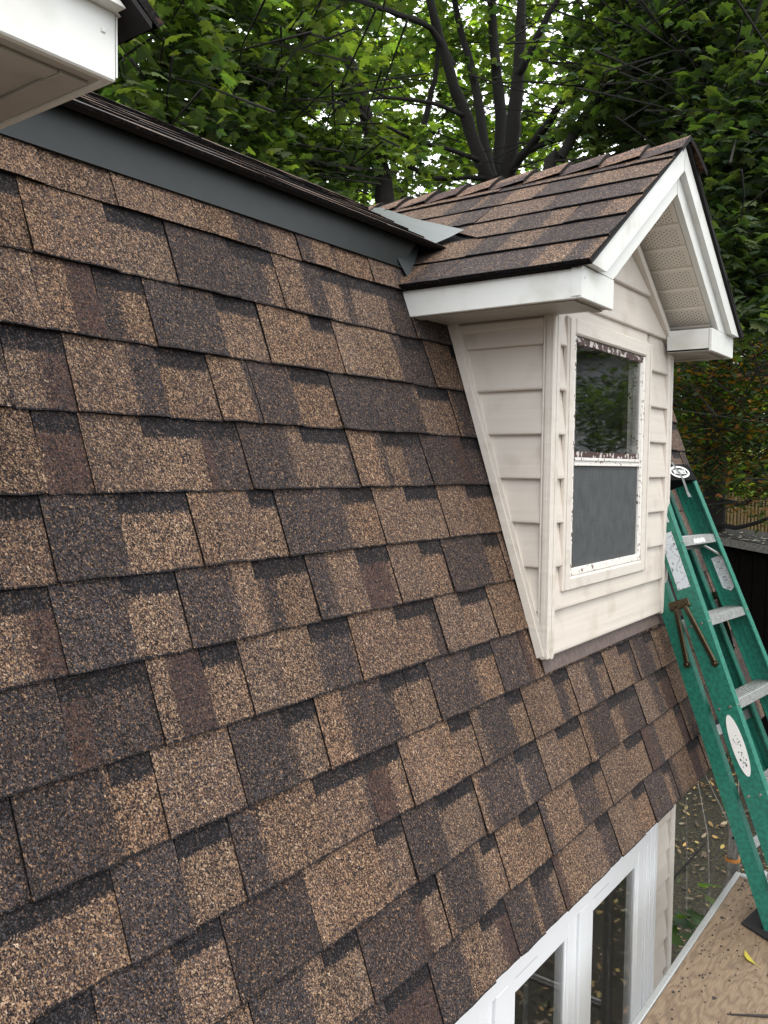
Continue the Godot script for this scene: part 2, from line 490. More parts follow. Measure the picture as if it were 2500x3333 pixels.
func build_dormer(house: Node3D, dx: float, dy: float) -> void:
	var xl := XL + dx
	var xr := XR + dx
	var xc := XC + dx
	var T := tan(deg_to_rad(35.0))
	var zback := func(y: float) -> float: return on_mansard(0, y - dy, 0.004).z
	var up := Vector3(0, dy, 0)
	# wall core, with an opening for the window
	var st := st_new()
	var ox0 := xl + 0.125; var ox1 := xr - 0.275; var oy0 := -0.325 + dy; var oy1 := 0.392 + dy
	var z1 := ZF - 0.002; var z0 := ZF - 0.06
	var yt := 0.455 + dy; var yb := YB - 0.01 + dy
	box_at(st, Vector3(xl + 0.004, yb, z0), Vector3(ox0, yt, z1))
	box_at(st, Vector3(ox1, yb, z0), Vector3(xr - 0.004, yt, z1))
	box_at(st, Vector3(ox0, yb, z0), Vector3(ox1, oy0, z1))
	box_at(st, Vector3(ox0, oy1, z0), Vector3(ox1, yt, z1))
	prism(st, [Vector3(xl + 0.004, yt, z0), Vector3(xr - 0.004, yt, z0), Vector3(xc, yt + 0.5 * T, z0)], Vector3(0, 0, 0.058))
	for sx in [0, 1]:
		var x: float = xl + 0.002 if sx == 0 else xr - 0.042
		prism(st, [Vector3(x, yb, z0), Vector3(x, yt, z0), Vector3(x, yt, zback.call(yt)), Vector3(x, yb, zback.call(yb) - 0.02)], Vector3(0.04, 0, 0))
	# dark room behind the window
	box_at(st, Vector3(xl + 0.04, yb, -1.62), Vector3(xr - 0.04, yt, -1.6))
	var wall := part("dormer_wall", st, M["wall_core"], house)
	# siding boards: 0.1265 m laps
	var lap := 0.1265
	for k in 9:
		var y0 := YB + dy + 0.002 + k * lap
		var y1 := y0 + lap
		# both cheeks
		if k < 8:
			for sx in [0, 1]:
				var x: float = xl if sx == 0 else xr
				var out := Vector3(-1, 0, 0) if sx == 0 else Vector3(1, 0, 0)
				var s2 := st_new()
				lap_board(s2, y0, minf(y1, 0.425 + dy), func(y): return Vector3(x, y, ZF - 0.0165), func(y): return Vector3(x, y, minf(zback.call(y) + 0.012, ZF - 0.0185)), out)
				part("siding_board", s2, M["siding"], wall)
		# front: strips beside the window, whole boards below it, gable boards above
		var spans := []
		if k < 2:
			spans = [[xl + 0.0305, xr - 0.0305]]
			if k == 1: spans = [[xl + 0.0305, ox0 - 0.04], [ox1 + 0.04, xr - 0.0305]]
		elif k < 8: spans = [[xl + 0.0305, ox0 - 0.04], [ox1 + 0.04, xr - 0.0305]]
		else: spans = [[xl + 0.0305, xr - 0.0305]]
		for sp in spans:
			var s3 := st_new()
			var hy := 0.455 + dy
			lap_board(s3, y0, y1, func(y): return Vector3(sp[0] + maxf(0.0, (y - hy) / T), y, ZF), func(y): return Vector3(sp[1] - maxf(0.0, (y - hy) / T), y, ZF), Vector3(0, 0, 1))
			part("siding_board", s3, M["siding"], wall)
		if k == 1:
			var s3a := st_new()
			lap_board(s3a, y0, oy0 - 0.012, func(y): return Vector3(ox0 - 0.0398, y, ZF), func(y): return Vector3(ox1 + 0.0398, y, ZF), Vector3(0, 0, 1))
			part("siding_board", s3a, M["siding"], wall)
		if k == 7:
			var s3b := st_new()
			lap_board(s3b, 0.405 + dy, y1, func(y): return Vector3(ox0 - 0.0395, y, ZF), func(y): return Vector3(ox1 + 0.0395, y, ZF), Vector3(0, 0, 0.5))
			part("siding_board", s3b, M["siding"], wall)
	for k in range(9, 11):
		var y0 := YB + dy + 0.002 + k * lap
		var hw := 0.48 - (y0 - 0.455 - dy) / T
		var s4 := st_new()
		lap_board(s4, y0, y0 + lap, func(y): return Vector3(xc - maxf(hw - (y - y0) / T, 0.001), y, ZF), func(y): return Vector3(xc + maxf(hw - (y - y0) / T, 0.001), y, ZF), Vector3(0, 0, 1))
		part("siding_board", s4, M["siding"], wall)
	# corner posts: two reeded faces
	for sx in [0, 1]:
		var c := st_new()
		var sg := 1.0 if sx == 0 else -1.0
		var x: float = xl if sx == 0 else xr
		var ytop := 0.43 + dy
		var ya := YB + dy - 0.004
		var bx := func(a0: float, a1: float, b0: float, b1: float, bev: float) -> void:
			box_at(c, Vector3(minf(x + sg * a0, x + sg * a1), ya, b0), Vector3(maxf(x + sg * a0, x + sg * a1), ytop, b1), bev)
		bx.call(-0.0175, 0.024, ZF - 0.010, ZF + 0.0195, 0.004)
		bx.call(0.0242, 0.0300, ZF - 0.003, ZF + 0.0165, 0.002)
		bx.call(-0.0163, 0.0, ZF - 0.0160, ZF - 0.0102, 0.0015)
		bx.call(-0.0186, -0.0176, ZF - 0.004, ZF + 0.006, 0.0004)
		bx.call(0.001, 0.013, ZF + 0.0197, ZF + 0.0212, 0.0005)
		part("corner_trim", c, M["trim"], wall)
	# sloping trim on the roof and top trim on the cheeks
	for sx in [0, 1]:
		var sg := -1.0 if sx == 0 else 1.0
		var x: float = xl if sx == 0 else xr
		var a := on_mansard(x, YB - 0.005, 0.012) + up; var b := on_mansard(x, 0.43, 0.012) + up
		var s5 := st_new()
		for w in [[0.0, 0.022, 0.023], [0.0222, 0.033, 0.0185]]:
			prism(s5, [a + SN * w[0], b + SN * w[0], b + SN * w[1], a + SN * w[1]], Vector3(sg * w[2], 0, 0))
		part("slope_trim", s5, M["trim"], wall)
		var s6 := st_new()
		var zb: float = zback.call(0.40 + dy)
		box_at(s6, Vector3(minf(x, x + sg * 0.016), 0.392 + dy, zb + 0.03), Vector3(maxf(x, x + sg * 0.016), 0.4185 + dy, ZF - 0.0165), 0.003)
		part("top_trim", s6, M["trim"], wall)
		# trim under the gable soffit
		var s7 := st_new()
		var p0 := Vector3(xc - sg * -0.485, 0.475 + dy, ZF + 0.001); var p1 := Vector3(xc, 0.475 + dy + 0.485 * T, ZF + 0.001)
		var dn := Vector3(0, -0.032, 0)
		prism(s7, [p0, p1, p1 + dn, p0 + dn], Vector3(0, 0, 0.026))
		part("gable_trim", s7, M["trim"], wall)
	# window
	var s8 := st_new()
	var tx0 := xl + 0.0755; var tx1 := xr - 0.227; var ty0 := -0.364 + dy; var ty1 := 0.434 + dy
	var zt := ZF + 0.001
	for f in [[tx0, ty0, tx0 + 0.048, ty1], [tx1 - 0.048, ty0, tx1, ty1], [tx0 + 0.0482, ty1 - 0.048, tx1 - 0.0482, ty1], [tx0 + 0.0482, ty0, tx1 - 0.0482, ty0 + 0.04]]:
		box_at(s8, Vector3(f[0], f[1], zt), Vector3(f[2], f[3], zt + 0.020), 0.005)
	for f in [[tx0 + 0.006, ty0 + 0.006, tx0 + 0.020, ty1 - 0.006], [tx1 - 0.020, ty0 + 0.006, tx1 - 0.006, ty1 - 0.006]]:
		box_at(s8, Vector3(f[0], f[1], zt + 0.0202), Vector3(f[2], f[3], zt + 0.0225), 0.0015)
	var win := part("dormer_window", s8, M["trim"], house)
	var ix0 := tx0 + 0.049; var ix1 := tx1 - 0.049; var iy0 := ty0 + 0.041; var iy1 := ty1 - 0.049
	var zs := ZF + 0.015
	var s9 := st_new()
	box_at(s9, Vector3(ix0, iy0, zs - 0.05), Vector3(ix0 + 0.016, iy1, zs), 0.002)
	box_at(s9, Vector3(ix1 - 0.018, iy0, zs - 0.05), Vector3(ix1, iy1, zs), 0.002)
	box_at(s9, Vector3(ix0 + 0.0162, iy0, zs - 0.05), Vector3(ix1 - 0.0182, iy0 + 0.022, zs - 0.001), 0.002)
	var s10 := st_new()
	box_at(s10, Vector3(ix0 + 0.0162, iy1 - 0.022, zs - 0.05), Vector3(ix1 - 0.0182, iy1, zs - 0.004), 0.002)
	box_at(s10, Vector3(ix0 + 0.0162, iy0 + 0.0222, zs - 0.05), Vector3(ix0 + 0.026, iy1 - 0.0222, zs - 0.004))
	box_at(s9, Vector3(ix1 - 0.026, iy0 + 0.0222, zs - 0.05), Vector3(ix1 - 0.0182, iy1 - 0.0222, zs - 0.004))
	box_at(s10, Vector3(ix0 + 0.0262, 0.031 + dy, zs - 0.04), Vector3(ix1 - 0.0262, 0.047 + dy, zs - 0.007))
	part("window_frame", s9, M["peeling_white"], win)
	part("sash", s10, M["peeling_brown"], win)
	var s11 := st_new()
	for m in [[0.005, 0.0125, 0.002], [0.0127, 0.020, 0.006], [0.0202, 0.0295, 0.001]]:
		box_at(s11, Vector3(ix0 + 0.0262, m[0] + dy, zs - 0.04), Vector3(ix1 - 0.0262, m[1] + dy, zs - m[2]), 0.001)
	box_at(s11, Vector3(ix0 + 0.0264, 0.0485 + dy, zs - 0.03), Vector3(ix0 + 0.031, iy1 - 0.023, zs - 0.006))
	box_at(s11, Vector3(ix1 - 0.031, 0.0485 + dy, zs - 0.03), Vector3(ix1 - 0.0265, iy1 - 0.023, zs - 0.006))
	part("meeting_rail", s11, M["peeling_white"], win)
	var s12 := st_new()
	box_at(s12, Vector3(ix0 + 0.0312, 0.0475 + dy, zs - 0.012), Vector3(ix1 - 0.0312, iy1 - 0.0225, zs - 0.009))
	part("pane", s12, M["glass"], win)
	var s13 := st_new()
	box_at(s13, Vector3(ix0 + 0.0264, iy0 + 0.0225, zs - 0.013), Vector3(ix1 - 0.0265, 0.0045 + dy, zs - 0.010))
	part("insect_screen", s13, M["screen"], win)
	# roof deck: two thin slabs
	var ax := xc - 0.7085 - 0.0
	var ye := 0.505 + dy
	var yap := ye + 0.7085 * T
	var ov := 0.722 if dx == 0.0 else 0.737
	var sr := st_new()
	for sg in [-1.0, 1.0]:
		var e0 := Vector3(xc + sg * 0.7085, ye, -0.885); var a0 := Vector3(xc, yap, -0.885)
		var th := Vector3(0, -0.018, 0)
		prism(sr, [e0, a0, a0 + th, e0 + th], Vector3(0, 0, -1.6))
		var e1 := Vector3(xc + sg * ov, ye - (ov - 0.7085) * T, -0.845); var a1 := Vector3(xc, yap + 0.004, -0.845)
		var th2 := Vector3(0, 0.008, 0)
		prism(sr, [e1, a1, a1 + th2, e1 + th2], Vector3(0, 0, -0.6))
	var roof := part("dormer_roof", sr, M["asphalt_edge"], house)
	# shingles on both slopes
	var cs := cos(deg_to_rad(35.0)); var sn := sin(deg_to_rad(35.0))
	for sg in [-1.0, 1.0]:
		var n := Vector3(sg * sn, cs, 0)
		var s := Vector3(sg * cs, -sn, 0)
		var o := Vector3(xc, yap, 0) + n * 0.012
		for k in 7:
			var s1 := ov / cs + 0.008 - (6 - k) * 0.1435
			if s1 < 0.06: continue
			var s0 := maxf(s1 - 0.16, 0.0)
			var ym := yap - (s1 - 0.08) * sn - dy
			var zend := -1.46
			var zendt := zend - 0.03
			if ym > 0.675:
				zend = -1.372 - (yap - s1 * sn - dy - 0.69) * 2.234
				zendt = -1.372 - (yap - s0 * sn - dy - 0.69) * 2.234
			if sg > 0.0: zend -= 0.1; zendt -= 0.1
			var z := zend
			var first := true
			while z < -0.842:
				var ze := z + (R(0.20, 0.48) if not first else R(0.08, 0.3))
				if ze > -0.90: ze = -0.842
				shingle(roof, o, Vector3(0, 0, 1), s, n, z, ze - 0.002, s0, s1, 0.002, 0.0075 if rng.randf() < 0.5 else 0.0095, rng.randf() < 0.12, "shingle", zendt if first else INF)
				first = false
				z = ze
	# ridge caps, bent over the ridge, each lapping the next one
	for k in 11:
		var za := -0.838 - k * 0.131
		var lr := st_new()
		var prof := []
		for i in 9:
			var t := (i - 4) / 4.0
			var q: float = absf(t) * 0.155
			prof.append(Vector3(xc + signf(t) * q * cs, yap - q * sn + 0.014 - 0.014 * exp(-q * 20.0), 0))
		var hb := 0.025; var ht := 0.008
		for i in 8:
			var a: Vector3 = prof[i]; var b: Vector3 = prof[i + 1]
			var f0 := a + Vector3(0, hb, za + absf(i - 4.0) * 0.004); var f1 := b + Vector3(0, hb, za + absf(i - 3.0) * 0.004)
			var g0 := a + Vector3(0, ht, za - 0.155); var g1 := b + Vector3(0, ht, za - 0.155)
			var mid := Vector3(xc, yap - 0.3, za - 0.07)
			var row: int = (k * 3) % 4
			var uo := fmod(k * 0.37, 1.0)
			var put := func(p: Vector3, uvp: Vector2) -> void:
				lr.set_uv(uvp); lr.set_color(Color(0.95, 0.90, 0.92)); lr.add_vertex(p)
			var uvs := [Vector2(uo + i * 0.016, (row * 160 + 145) / 1280.0), Vector2(uo + (i + 1) * 0.016, (row * 160 + 145) / 1280.0), Vector2(uo + (i + 1) * 0.016, (row * 160 + 4) / 1280.0), Vector2(uo + i * 0.016, (row * 160 + 4) / 1280.0)]
			var ps := [f0, f1, g1, g0]
			for tr in [[0, 1, 2], [0, 2, 3]]:
				var nn: Vector3 = (ps[tr[1]] - ps[tr[0]]).cross(ps[tr[2]] - ps[tr[0]])
				var order: Array = [tr[0], tr[2], tr[1]] if nn.dot(ps[tr[0]] - mid) > 0.0 else tr
				for v in order: put.call(ps[v], uvs[v])
			# front edge
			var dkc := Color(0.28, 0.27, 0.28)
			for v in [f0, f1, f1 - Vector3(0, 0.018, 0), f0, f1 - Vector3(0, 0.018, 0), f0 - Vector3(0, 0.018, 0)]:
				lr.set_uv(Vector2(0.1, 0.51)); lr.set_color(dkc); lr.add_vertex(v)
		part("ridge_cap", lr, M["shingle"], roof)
	# eave boxes with returns, one each side
	for sg in [-1.0, 1.0]:
		var xo: float = xc + sg * 0.7085          # outer face
		var xi: float = xc + sg * (0.5 if sg < 0 else 0.43)  # inner end of the return
		var xw: float = xc + sg * 0.5
		var yb2 := 0.42 + dy; var yt2 := 0.5 + dy
		var fs := st_new()
		var zbk: float = zback.call(0.42 + dy) - 0.01
		# outer fascia, a thin bent sheet
		box_at(fs, Vector3(minf(xo, xo - sg * 0.012), yb2, zbk - 0.02), Vector3(maxf(xo, xo - sg * 0.012), yt2 - 0.004, ZO - 0.0122), 0.002)
		# front return
		box_at(fs, Vector3(minf(xi, xo), yb2, ZO - 0.012), Vector3(maxf(xi, xo), yt2, ZO), 0.002)
		# folded corner flap
		box_at(fs, Vector3(minf(xo + sg * 0.0005, xo + sg * 0.0025), yb2 + 0.006, ZO - 0.028), Vector3(maxf(xo + sg * 0.0005, xo + sg * 0.0025), yt2 - 0.004, ZO - 0.0005))
		# inner face of the return
		box_at(fs, Vector3(minf(xi, xi + sg * 0.01), yb2 + 0.003, ZF + 0.02), Vector3(maxf(xi, xi + sg * 0.01), yt2, ZO - 0.0125))
		var fo := part("eave_fascia", fs, M["white_metal"], house)
		var sc := st_new()
		for q in [[ZO - 0.014, 0.0], [-1.15, 0.0]]:
			box_at(sc, Vector3(xo - sg * 0.018 - 0.003, yt2 - 0.03, q[0] - 0.003), Vector3(xo - sg * 0.018 + 0.003, yt2 - 0.024, q[0] + 0.016), 0.001)
		part("screw", sc, M["white_metal"], fo)
		var bs := st_new()
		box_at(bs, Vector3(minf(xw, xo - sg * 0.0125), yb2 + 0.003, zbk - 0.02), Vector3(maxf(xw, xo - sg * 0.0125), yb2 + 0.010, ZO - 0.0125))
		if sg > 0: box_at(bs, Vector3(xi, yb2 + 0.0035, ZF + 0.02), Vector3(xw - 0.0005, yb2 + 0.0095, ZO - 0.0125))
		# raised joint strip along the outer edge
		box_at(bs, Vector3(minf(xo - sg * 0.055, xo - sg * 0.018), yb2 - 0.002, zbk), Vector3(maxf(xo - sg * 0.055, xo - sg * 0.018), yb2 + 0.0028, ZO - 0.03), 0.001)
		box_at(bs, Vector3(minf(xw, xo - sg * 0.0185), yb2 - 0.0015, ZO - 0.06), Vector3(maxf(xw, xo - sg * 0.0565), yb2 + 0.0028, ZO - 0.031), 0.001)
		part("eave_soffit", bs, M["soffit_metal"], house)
		# rake board: a wide board with a narrower proud moulding
		var rb := st_new()
		var c35 := 1.0 / cs
		var e := func(off: float, z: float, at: float) -> Vector3: return Vector3(xc + sg * at, ye + (0.7085 - at) * T - off, z)
		for w in [[0.0, 0.145, 0.0, 0.02, 0.0], [0.006, 0.078, 0.0205, 0.012, 0.0]]:
			var lowx: float = 0.7085
			var lo2: float = 0.7085 - 0.11
			# bottom end cut level with the top of the return
			var xcut: float = 0.7085 - (w[1] - 0.005) / T
			prism(rb, [e.call(w[0], ZO + w[2], 0.002), e.call(w[1], ZO + w[2], 0.002), e.call(w[1], ZO + w[2], maxf(xcut, 0.49)), e.call(w[0] + 0.001, ZO + w[2], (0.7085 if sg < 0.0 else 0.716) - w[0] / T)], Vector3(0, 0, -w[3] if w[2] == 0.0 else -0.0203))
		part("rake_board", rb, M["white_metal"], house)
		# soffit panels under the rake overhang, running out from the wall
		for k in 8:
			var a0 := 0.02 + k * 0.077
			if a0 > 0.52: break
			var a1 := minf(a0 + 0.074, 0.56)
			var sp := st_new()
			prism(sp, [e.call(0.139, ZF + 0.003, a0), e.call(0.139, ZF + 0.003, a1), e.call(0.145, ZF + 0.003, a1 - 0.004), e.call(0.145, ZF + 0.003, a0 + 0.004)], Vector3(0, 0, ZO - 0.022 - ZF - 0.003))
			var po := part("soffit_panel", sp, M["vented_soffit"], house)
			# vent holes
			var hs := st_new()
			var zz := ZF + 0.035
			var rowi := 0
			while zz < ZO - 0.035:
				for j in 5:
					var at := a0 + 0.014 + j * 0.0115 + (0.0055 if rowi % 2 == 1 else 0.0)
					var cpt: Vector3 = e.call(0.1455, zz, at)
					var ux := Vector3(sg * cs, -sn, 0)
					var hexp := []
					for q in 6: hexp.append(cpt + (ux * cos(q * TAU / 6) + Vector3(0, 0, 1) * sin(q * TAU / 6)) * 0.0022)
					for q in range(1, 5): tri_out(hs, hexp[0], hexp[q], hexp[q + 1], cpt + Vector3(0, 1, 0))
				zz += 0.0095
				rowi += 1
			var ho := part("vent_holes", hs, M["hole"], po)
			ho.set_meta("kind", "stuff")
		var sk := st_new()
		prism(sk, [e.call(0.05, ZF + 0.002, 0.0), e.call(0.05, ZF + 0.002, 0.6), e.call(0.137, ZF + 0.002, 0.6), e.call(0.137, ZF + 0.002, 0.0)], Vector3(0, 0, 0.15))
		part("overhang_backing", sk, M["trim"], house)
	# apron flashing under the front wall
	var ap := st_new()
	var q0 := on_mansard(xl - 0.012, YB + 0.02, 0.020) + up; var q1 := on_mansard(xr - 0.03, YB + 0.02, 0.020) + up
	var q2 := on_mansard(xr - 0.02, YB - 0.048, 0.018) + up; var q3 := on_mansard(xl - 0.006, YB - 0.052, 0.016) + up
	hexa(ap, [q0, q1, q2, q3, q0 + SN * 0.002, q1 + SN * 0.002, q2 + SN * 0.002, q3 + SN * 0.002])
	part("apron_flashing", ap, M["apron"], house)
	# valley flashing: bent sheet between the upper roof and the dormer roof
	var dn2 := func(x: float, z: float, off := 0.0) -> Vector3: return Vector3(x + dx, 0.52 + dy + (x - 2.007) * T + off, z)
	var vf := st_new()
	var poly := [dn2.call(2.66, -2.07, 0.018), dn2.call(2.63, -1.965, 0.018), dn2.call(2.44, -1.675, 0.018), dn2.call(2.252, -1.366, 0.024), dn2.call(2.215, -1.392, 0.024), dn2.call(2.190, -1.445, 0.019), dn2.call(2.255, -1.52, 0.018), dn2.call(2.34, -1.65, 0.018), dn2.call(2.5, -1.92, 0.018)]
	for i in range(1, poly.size() - 1):
		tri_out(vf, poly[0], poly[i], poly[i + 1], poly[0] - Vector3(0, 1, 0))
	var pm := [poly[8], poly[7], poly[6], poly[5]]
	for i in 3:
		quad_out(vf, pm[i], pm[i + 1], pm[i + 1] + Vector3(-0.004, -0.05, 0), pm[i] + Vector3(-0.004, -0.05, 0), pm[i] + Vector3(1, 0, 0))
	part("valley_flashing", vf, M["flashing"], house)
	var vf2 := st_new()
	var t0 := on_mansard(1.99 + dx, 0.60 + dy, 0.014); var t1 := on_mansard(2.03 + dx, 0.53 + dy, 0.014)
	hexa(vf2, [t0, t1, on_mansard(2.10 + dx, 0.60 + dy, 0.014), on_mansard(2.15 + dx, 0.66 + dy, 0.014), t0 + SN * 0.003, t1 + SN * 0.003, on_mansard(2.10 + dx, 0.60 + dy, 0.017), on_mansard(2.15 + dx, 0.66 + dy, 0.017)])
	part("step_flashing", vf2, M["grey_metal"], house)

func build_house() -> void:
	var house := thing("house", "house with brown shingled mansard roof, grey metal fascia and beige sided dormers", "house", Vector3.ZERO)
	var xa := -1.8
	var xb := 4.2
	# mansard deck slab
	var st := st_new()
	var top := on_mansard(0, 0.63, -0.004); var bot := Vector3(0, Y0, Z0) + SU * (12.95 * E) + SN * -0.004
	prism(st, [Vector3(xa, top.y, top.z), Vector3(xa, bot.y, bot.z), Vector3(xa, bot.y, bot.z) - SN * 0.02, Vector3(xa, top.y, top.z) - SN * 0.02], Vector3(xb - xa, 0, 0))
	var mans := part("mansard_roof", st, M["deck_dark"], house)
	var o := Vector3(0, Y0, Z0)
	for k in range(0, 13):
		var s1 := (k + 1) * E if k < 12 else 12.97 * E
		var s0 := maxf(k * E - 0.006, 0.02)
		var x := xa + R(0.0, 0.15)
		var tooth := rng.randf() < 0.5
		while x < xb:
			var wdt := R(0.11, 0.22) if tooth else R(0.07, 0.17)
			var xe := minf(x + wdt, xb)
			if xb - xe < 0.05: xe = xb
			var ym := Y0 - (s0 + s1) * 0.5 * sin(TH)
			var hidden := ym > YB + 0.03 and ((x > XL + 0.02 and xe < XR - 0.02) or (x > XL - 2.76 and xe < XR - 2.80))
			if not hidden:
				var hb := R(0.0115, 0.0140) if tooth else R(0.0072, 0.0088)
				shingle(mans, o, Vector3.RIGHT, SU, SN, x, xe - (0.0018 if tooth else 0.0), s0, s1, 0.0025 if tooth else 0.0005, hb, not tooth)
			x = xe
			tooth = not tooth if rng.randf() < 0.82 else tooth
	# grey metal fascia at the top of the mansard
	for r in [[-1.8, 2.094, 2.016], [3.41, 4.22, 4.22]]:
		var f := st_new()
		var zf := -1.434
		prism(f, [Vector3(r[0], 0.567, zf), Vector3(r[2], 0.567, zf), Vector3(r[1], 0.650, zf), Vector3(r[0], 0.650, zf)], Vector3(0, 0, -0.012))
		box_at(f, Vector3(r[0], 0.5645, zf - 0.02), Vector3(r[2] - 0.002, 0.5669, zf + 0.006))
		var fo := part("roof_fascia", f, M["grey_metal"], house)
	# upper roof
	var m := 0.518
	var u := st_new()
	var ra := Vector3(xa, 0.651, -1.396); var rz := Vector3(xa, 0.651 + 0.778 * m, -2.174)
	for sgn in [1]:
		prism(u, [ra, rz, rz + Vector3(0, -0.05, 0), ra + Vector3(0, -0.006, -0.02)], Vector3(xb - xa + 0.03, 0, 0))
		prism(u, [rz, rz + Vector3(0, -0.4, -0.8), rz + Vector3(0, -0.45, -0.8), rz + Vector3(0, -0.05, 0)], Vector3(xb - xa + 0.03, 0, 0))
	var ur := part("upper_roof", u, M["asphalt_edge"], house)
	var un := Vector3(0, 1, m).normalized()
	var us := Vector3(0, -m, 1).normalized()
	var slope_len := Vector2(0.778, 0.778 * m).length()
	for k in 6:
		var s1 := slope_len + 0.008 - (5 - k) * E
		var s0 := maxf(s1 - 0.155, 0.0)
		var ymid := 0.651 + (slope_len - s1) * m / sqrt(1 + m * m)
		var xend := 2.007 + (ymid - 0.515) / 0.7 - 0.03
		if k == 5: xend = 2.27
		for rr in [[xa, xend], [3.43 - (ymid - 0.515) / 0.7, xb + 0.02]]:
			var x: float = rr[0]
			while x < rr[1]:
				var xe := minf(x + R(0.2, 0.6), rr[1])
				shingle(ur, Vector3(0, rz.y, rz.z), Vector3.RIGHT, us, un, x, xe - 0.002, s0, s1, 0.0, R(0.0032, 0.0052), rng.randf() < 0.4)
				x = xe
	# ridge row
	var x2 := xa
	while x2 < 2.6:
		var xe2 := x2 + 0.145
		shingle(ur, Vector3(0, rz.y + 0.004, rz.z), Vector3.RIGHT, us, un, x2, xe2 - 0.001, -0.02, 0.13, 0.003, R(0.004, 0.006), false, "ridge_cap")
		x2 = xe2
	# body of the house: upper end wall, back, lower walls with the window opening, floor
	var b := st_new()
	var wx0 := -1.7
	var zback := -3.1
	prism(b, [Vector3(4.12, -1.14, -0.93), Vector3(4.12, 0.6, -1.50), Vector3(4.12, 1.0, -2.174), Vector3(4.12, 0.6, -2.95), Vector3(4.12, -1.14, zback)], Vector3(0.05, 0, 0))
	prism(b, [Vector3(wx0, -1.14, -0.93), Vector3(wx0, 0.6, -1.50), Vector3(wx0, 1.0, -2.174), Vector3(wx0, 0.6, -2.95), Vector3(wx0, -1.14, zback)], Vector3(0.05, 0, 0))
	box_at(b, Vector3(wx0, -3.5, zback - 0.06), Vector3(4.17, 0.62, zback))
	part("end_wall", b, M["siding"], house)
	var so := st_new()
	box_at(so, Vector3(xa, -1.172, WZ - 0.3), Vector3(xb - 0.02, -1.155, -0.905))
	box_at(so, Vector3(3.5, -1.172, zback), Vector3(xb - 0.02, -1.1555, WZ - 0.301))
	part("mansard_soffit", so, M["white_metal"], house)
	# lower wall
	var lw := st_new()
	var cx := 3.515
	var wl := 1.42; var wr := 3.30; var wtop := -1.36; var wbot := -2.5
	box_at(lw, Vector3(wx0, -3.5, WZ - 0.12), Vector3(wl, -1.173, WZ - 0.001))
	box_at(lw, Vector3(wr, -3.5, WZ - 0.12), Vector3(cx, -1.173, WZ - 0.001))
	box_at(lw, Vector3(wl, -3.5, WZ - 0.12), Vector3(wr, wbot, WZ - 0.001))
	box_at(lw, Vector3(wl, wtop, WZ - 0.12), Vector3(wr, -1.173, WZ - 0.001))
	box_at(lw, Vector3(cx - 0.12, -3.5, zback), Vector3(cx, -1.173, WZ - 0.121))
	box_at(lw, Vector3(wx0, -3.5, zback), Vector3(wx0 + 0.12, -1.173, WZ - 0.121))
	var lower := part("lower_wall", lw, M["wall_core"], house)
	var rm := st_new()
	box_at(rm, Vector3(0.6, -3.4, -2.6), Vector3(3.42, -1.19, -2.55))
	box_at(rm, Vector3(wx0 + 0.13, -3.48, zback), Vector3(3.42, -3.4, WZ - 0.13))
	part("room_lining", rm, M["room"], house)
	var y := -1.19 - 0.1265
	while y > -3.5:
		for sp in [[wx0, 1.40], [3.322, cx - 0.031]]:
			var sb := st_new()
			lap_board(sb, y, y + 0.1265, func(_y): return Vector3(sp[0], _y, WZ), func(_y): return Vector3(sp[1], _y, WZ), Vector3(0, 0, 1))
			part("siding_board", sb, M["siding"], lower)
		var se := st_new()
		lap_board(se, y, y + 0.1265, func(_y): return Vector3(cx, _y, WZ - 0.05), func(_y): return Vector3(cx, _y, zback), Vector3(1, 0, 0))
		part("siding_board", se, M["siding"], lower)
		y -= 0.1265
	var ct := st_new()
	box_at(ct, Vector3(cx - 0.030, -3.5, WZ - 0.05), Vector3(cx + 0.018, -1.174, WZ + 0.022), 0.005)
	part("corner_trim", ct, M["trim"], lower)
	var hd := st_new()
	box_at(hd, Vector3(1.3, -1.385, WZ), Vector3(3.318, -1.28, WZ + 0.030), 0.004)
	box_at(hd, Vector3(1.3, -1.279, WZ), Vector3(3.318, -1.22, WZ + 0.018), 0.003)
	part("head_trim", hd, M["trim"], lower)
	# lower window: white vinyl, three lights
	var wf := st_new()
	for q in [[3.284, 3.318, 0.020], [3.254, 3.2838, 0.015], [3.226, 3.2538, 0.010]]:
		box_at(wf, Vector3(q[0], wbot - 0.04, WZ - 0.05), Vector3(q[1], -1.3855, WZ + q[2]), 0.003)
	box_at(wf, Vector3(1.36, -1.452, WZ - 0.05), Vector3(3.2258, -1.3855, WZ + 0.016), 0.003)
	box_at(wf, Vector3(1.36, wbot, WZ - 0.05), Vector3(1.5, -1.4525, WZ + 0.016), 0.003)
	box_at(wf, Vector3(1.5, wbot - 0.04, WZ - 0.05), Vector3(3.2258, wbot + 0.04, WZ + 0.02), 0.003)
	for q in [2.612, 2.045]:
		box_at(wf, Vector3(q - 0.035, wbot + 0.0405, WZ - 0.05), Vector3(q + 0.035, -1.4525, WZ + 0.014), 0.003)
	var lwin := part("lower_window", wf, M["vinyl_white"], house)
	for pn in [[2.6475, 3.2255], [2.0805, 2.5765], [1.5005, 2.0095]]:
		var sa := st_new()
		var a: float = pn[0]; var c: float = pn[1]
		var stile_r := 0.075 if c > 3.0 else 0.066
		box_at(sa, Vector3(a + 0.001, wbot + 0.041, WZ - 0.045), Vector3(a + 0.064, -1.453, WZ + 0.003), 0.004)
		box_at(sa, Vector3(c - stile_r, wbot + 0.041, WZ - 0.045), Vector3(c - 0.001, -1.453, WZ + 0.003), 0.004)
		box_at(sa, Vector3(a + 0.0642, -1.515, WZ - 0.045), Vector3(c - stile_r - 0.0002, -1.453, WZ + 0.002), 0.004)
